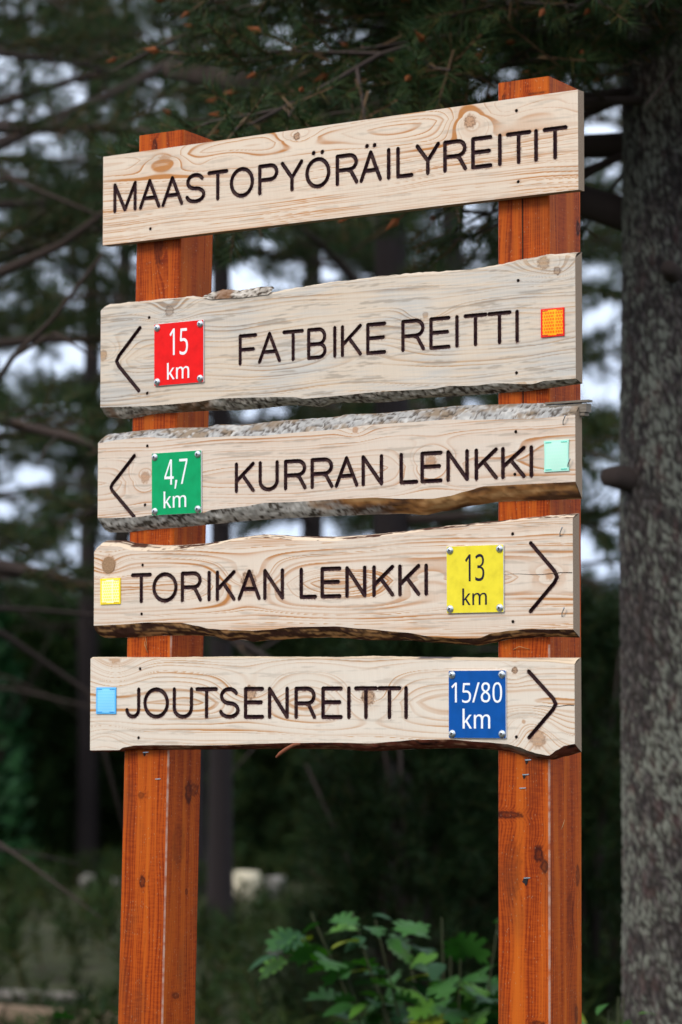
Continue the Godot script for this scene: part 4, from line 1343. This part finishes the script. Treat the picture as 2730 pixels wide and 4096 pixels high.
	# limbs of the left pine that reach into the picture, some of them bare
	var left_pine: Node3D = get_node("pine_tree_001")
	for q in [[[-2.0, 3.05, -12.0, -1.36, 3.27, -11.8, -1.10, 3.37, -11.7, -0.80, 3.55, -11.5], .036, .016], [[-2.05, 3.75, -12.0, -1.48, 3.93, -12.6, -0.99, 4.22, -12.9, -0.45, 4.60, -13.2], .045, .02],
			[[-2.0, 2.30, -11.9, -1.35, 2.50, -10.6, -1.08, 2.70, -9.8, -0.93, 2.80, -9.6, -0.76, 3.00, -9.5], .018, .007], [[-1.08, 2.70, -9.8, -0.92, 2.76, -9.6, -0.78, 2.66, -9.5], .008, .004],
			[[-2.05, 2.25, -12.1, -1.53, 1.88, -13.8, -1.17, 1.63, -13.9, -0.98, 0.90, -14.0], .026, .010], [[-2.05, 3.45, -12.1, -1.30, 3.62, -11.6, -0.92, 3.42, -11.3], .02, .008]]:
		var pts := []
		var rad := []
		var n: int = q[0].size() / 3
		for i in n:
			pts.append(Vector3(q[0][3 * i], q[0][3 * i + 1], q[0][3 * i + 2]) - left_pine.position)
			rad.append(lerpf(q[1], q[2], float(i) / (n - 1)) * 0.75)
		var st := begin()
		tube(st, pts, rad, 8)
		part("dead_branch", done(st), M.limb, left_pine)

	# ---- low growth under the pines
	var bushes := [
		["dark juniper bush low behind the lowest plank", 0.30, -13.0, 1.75, 1.15, 0], ["dark juniper bush behind the right post", 1.1, -13.5, 1.85, 1.1, 0],
		["young spruce bush between the posts, middle distance", 0.75, -21.0, 2.2, 1.9, 1], ["young spruce bush just left of the big trunk", 1.95, -20.0, 1.95, 1.8, 3],
		["yellow-green bush behind the left post, above the large pale block", -0.85, -28.0, 2.2, 1.5, 3],
		["wide bush at the far left under the open pines", -2.9, -29.0, 2.3, 2.4, 1], ["brownish bush in the back thicket left of the left post", -1.75, -30.0, 2.3, 2.2, 2],
		["bush in the back thicket between the posts", 0.1, -31.0, 2.4, 2.8, 1], ["bush in the back thicket behind the right post", 1.9, -31.0, 2.5, 2.8, 1],
		["leftmost bush of the back thicket", -4.0, -33.0, 2.5, 3.0, 2], ["bush of the farthest thicket at the left edge", -4.4, -42.0, 2.6, 4.0, 1],
		["bush of the farthest thicket near the middle", -0.9, -42.0, 2.7, 4.0, 3], ["bush of the farthest thicket right of the middle", 2.1, -42.0, 2.7, 4.0, 1],
		["rightmost bush of the farthest thicket beside the big trunk", 4.6, -42.0, 2.3, 4.0, 3],
	]
	k = 0
	for b in bushes:
		var far: float = -b[2]
		shrub("green_bush", b[0], "bush", "dark bushes under the pines", Vector3(b[1], ground_height(b[1], b[2], gn), b[2]), b[3], b[4], int(700 + 420 * b[4]), 1.0 if far < 16 else (1.5 if far < 25 else 2.0), M.tufts[1 if far < 25 else 2], M.bush[b[5]], 3000 + k)
		k += 1
	var lb := shrub("green_bush", "lighter green bush at the left edge beside the lowest plank", "bush", "", Vector3(-3.35, 0, -27.5), 2.7, 1.5, 800, 0.18, M.leaf[1], M.leaf_green[2], 55)

	# ---- leafy shrubs by the right post
	leafy_shrub("bright green shrub with lobed leaves between the posts, left of the right post", Vector3(0.31, 0, -8.5), 0.99, 0.86, 299, 0.115, 61, 0.5)
	leafy_shrub("dark leafy shrub low between the right post and the big trunk", Vector3(0.66, 0, -7.6), 0.84, 0.30, 60, 0.10, 62, 0.6)
	leafy_shrub("low leafy shrub in the bottom left corner, left of the left post", Vector3(-0.86, 0, -9.0), 0.66, 0.6, 90, 0.12, 63, 0.4)

	# ---- pale stones and logs on the floor
	stone("pale_block", "large cream block far behind, right of the left post", "block", Vector3(-0.75, 0.13, -24.0), Vector3(0.27, 0.34, 0.25), 0.2, M.pale_stone, 4, 0.85)
	stone("pale_block", "smaller greyish block beside the large cream block", "block", Vector3(-0.53, 0.10, -24.2), Vector3(0.2, 0.28, 0.22), -0.1, M.grey_stone, 9, 0.85)
	rng.seed = 12
	var where2 := ["far left, first of the row of pale stones", "second of the pale stones at the left", "third pale stone at the left edge, smallest", "pale stone just left of the left post", "pale stone low right of the left post", "middle of the low pale stones right of the left post", "pale stone near the lobed-leaf shrub"]
	var spots := [[-2.55, -26.0, .16], [-2.2, -26.3, .13], [-1.95, -26.0, .10], [-1.75, -26.4, .13], [-0.62, -18.5, .13], [-0.38, -18.3, .10], [-0.22, -18.6, .14]]
	for i in 7:
		var s: Array = spots[i]
		stone("pale_stone", where2[i], "stone", Vector3(s[0], ground_height(s[0], s[1], gn) + s[2] * .35, s[1]), Vector3(s[2] * 1.3, s[2], s[2]), rng.randf() * 6.0, M.grey_stone, 40 + i, 0.0, "pale stones on the forest floor")
	log_thing("pale weathered log lying across the lower left", Vector3(-2.2, 0.08, -15.8), Vector3(-1.28, 0.07, -15.5), 0.032, M.pale_log)
	log_thing("brown log with a dark hollow end below the pale log", Vector3(-1.9, 0.08, -14.6), Vector3(-0.98, 0.09, -14.0), 0.06, M.brown_log, true)

	# ---- ground cover
	rng.seed = 4
	var g := []
	for i in 2600:
		var z := -7.0 - pow(rng.randf(), 1.3) * 36.0
		var x := rng.randf_range(-1, 1) * (1.2 - z * 0.15)
		g.append(aim(Vector3(x, ground_height(x, z, gn) + 0.02, z), Vector3(rng.randf() - .5, 1.0, rng.randf() - .5), rng.randf_range(.7, 1.6), rng.randf() * TAU))
	var gc := scatter("ground_cover", M.tufts[2], M.heath, g, self)
	tag(gc, "low dark heath and moss covering the forest floor", "ground cover")
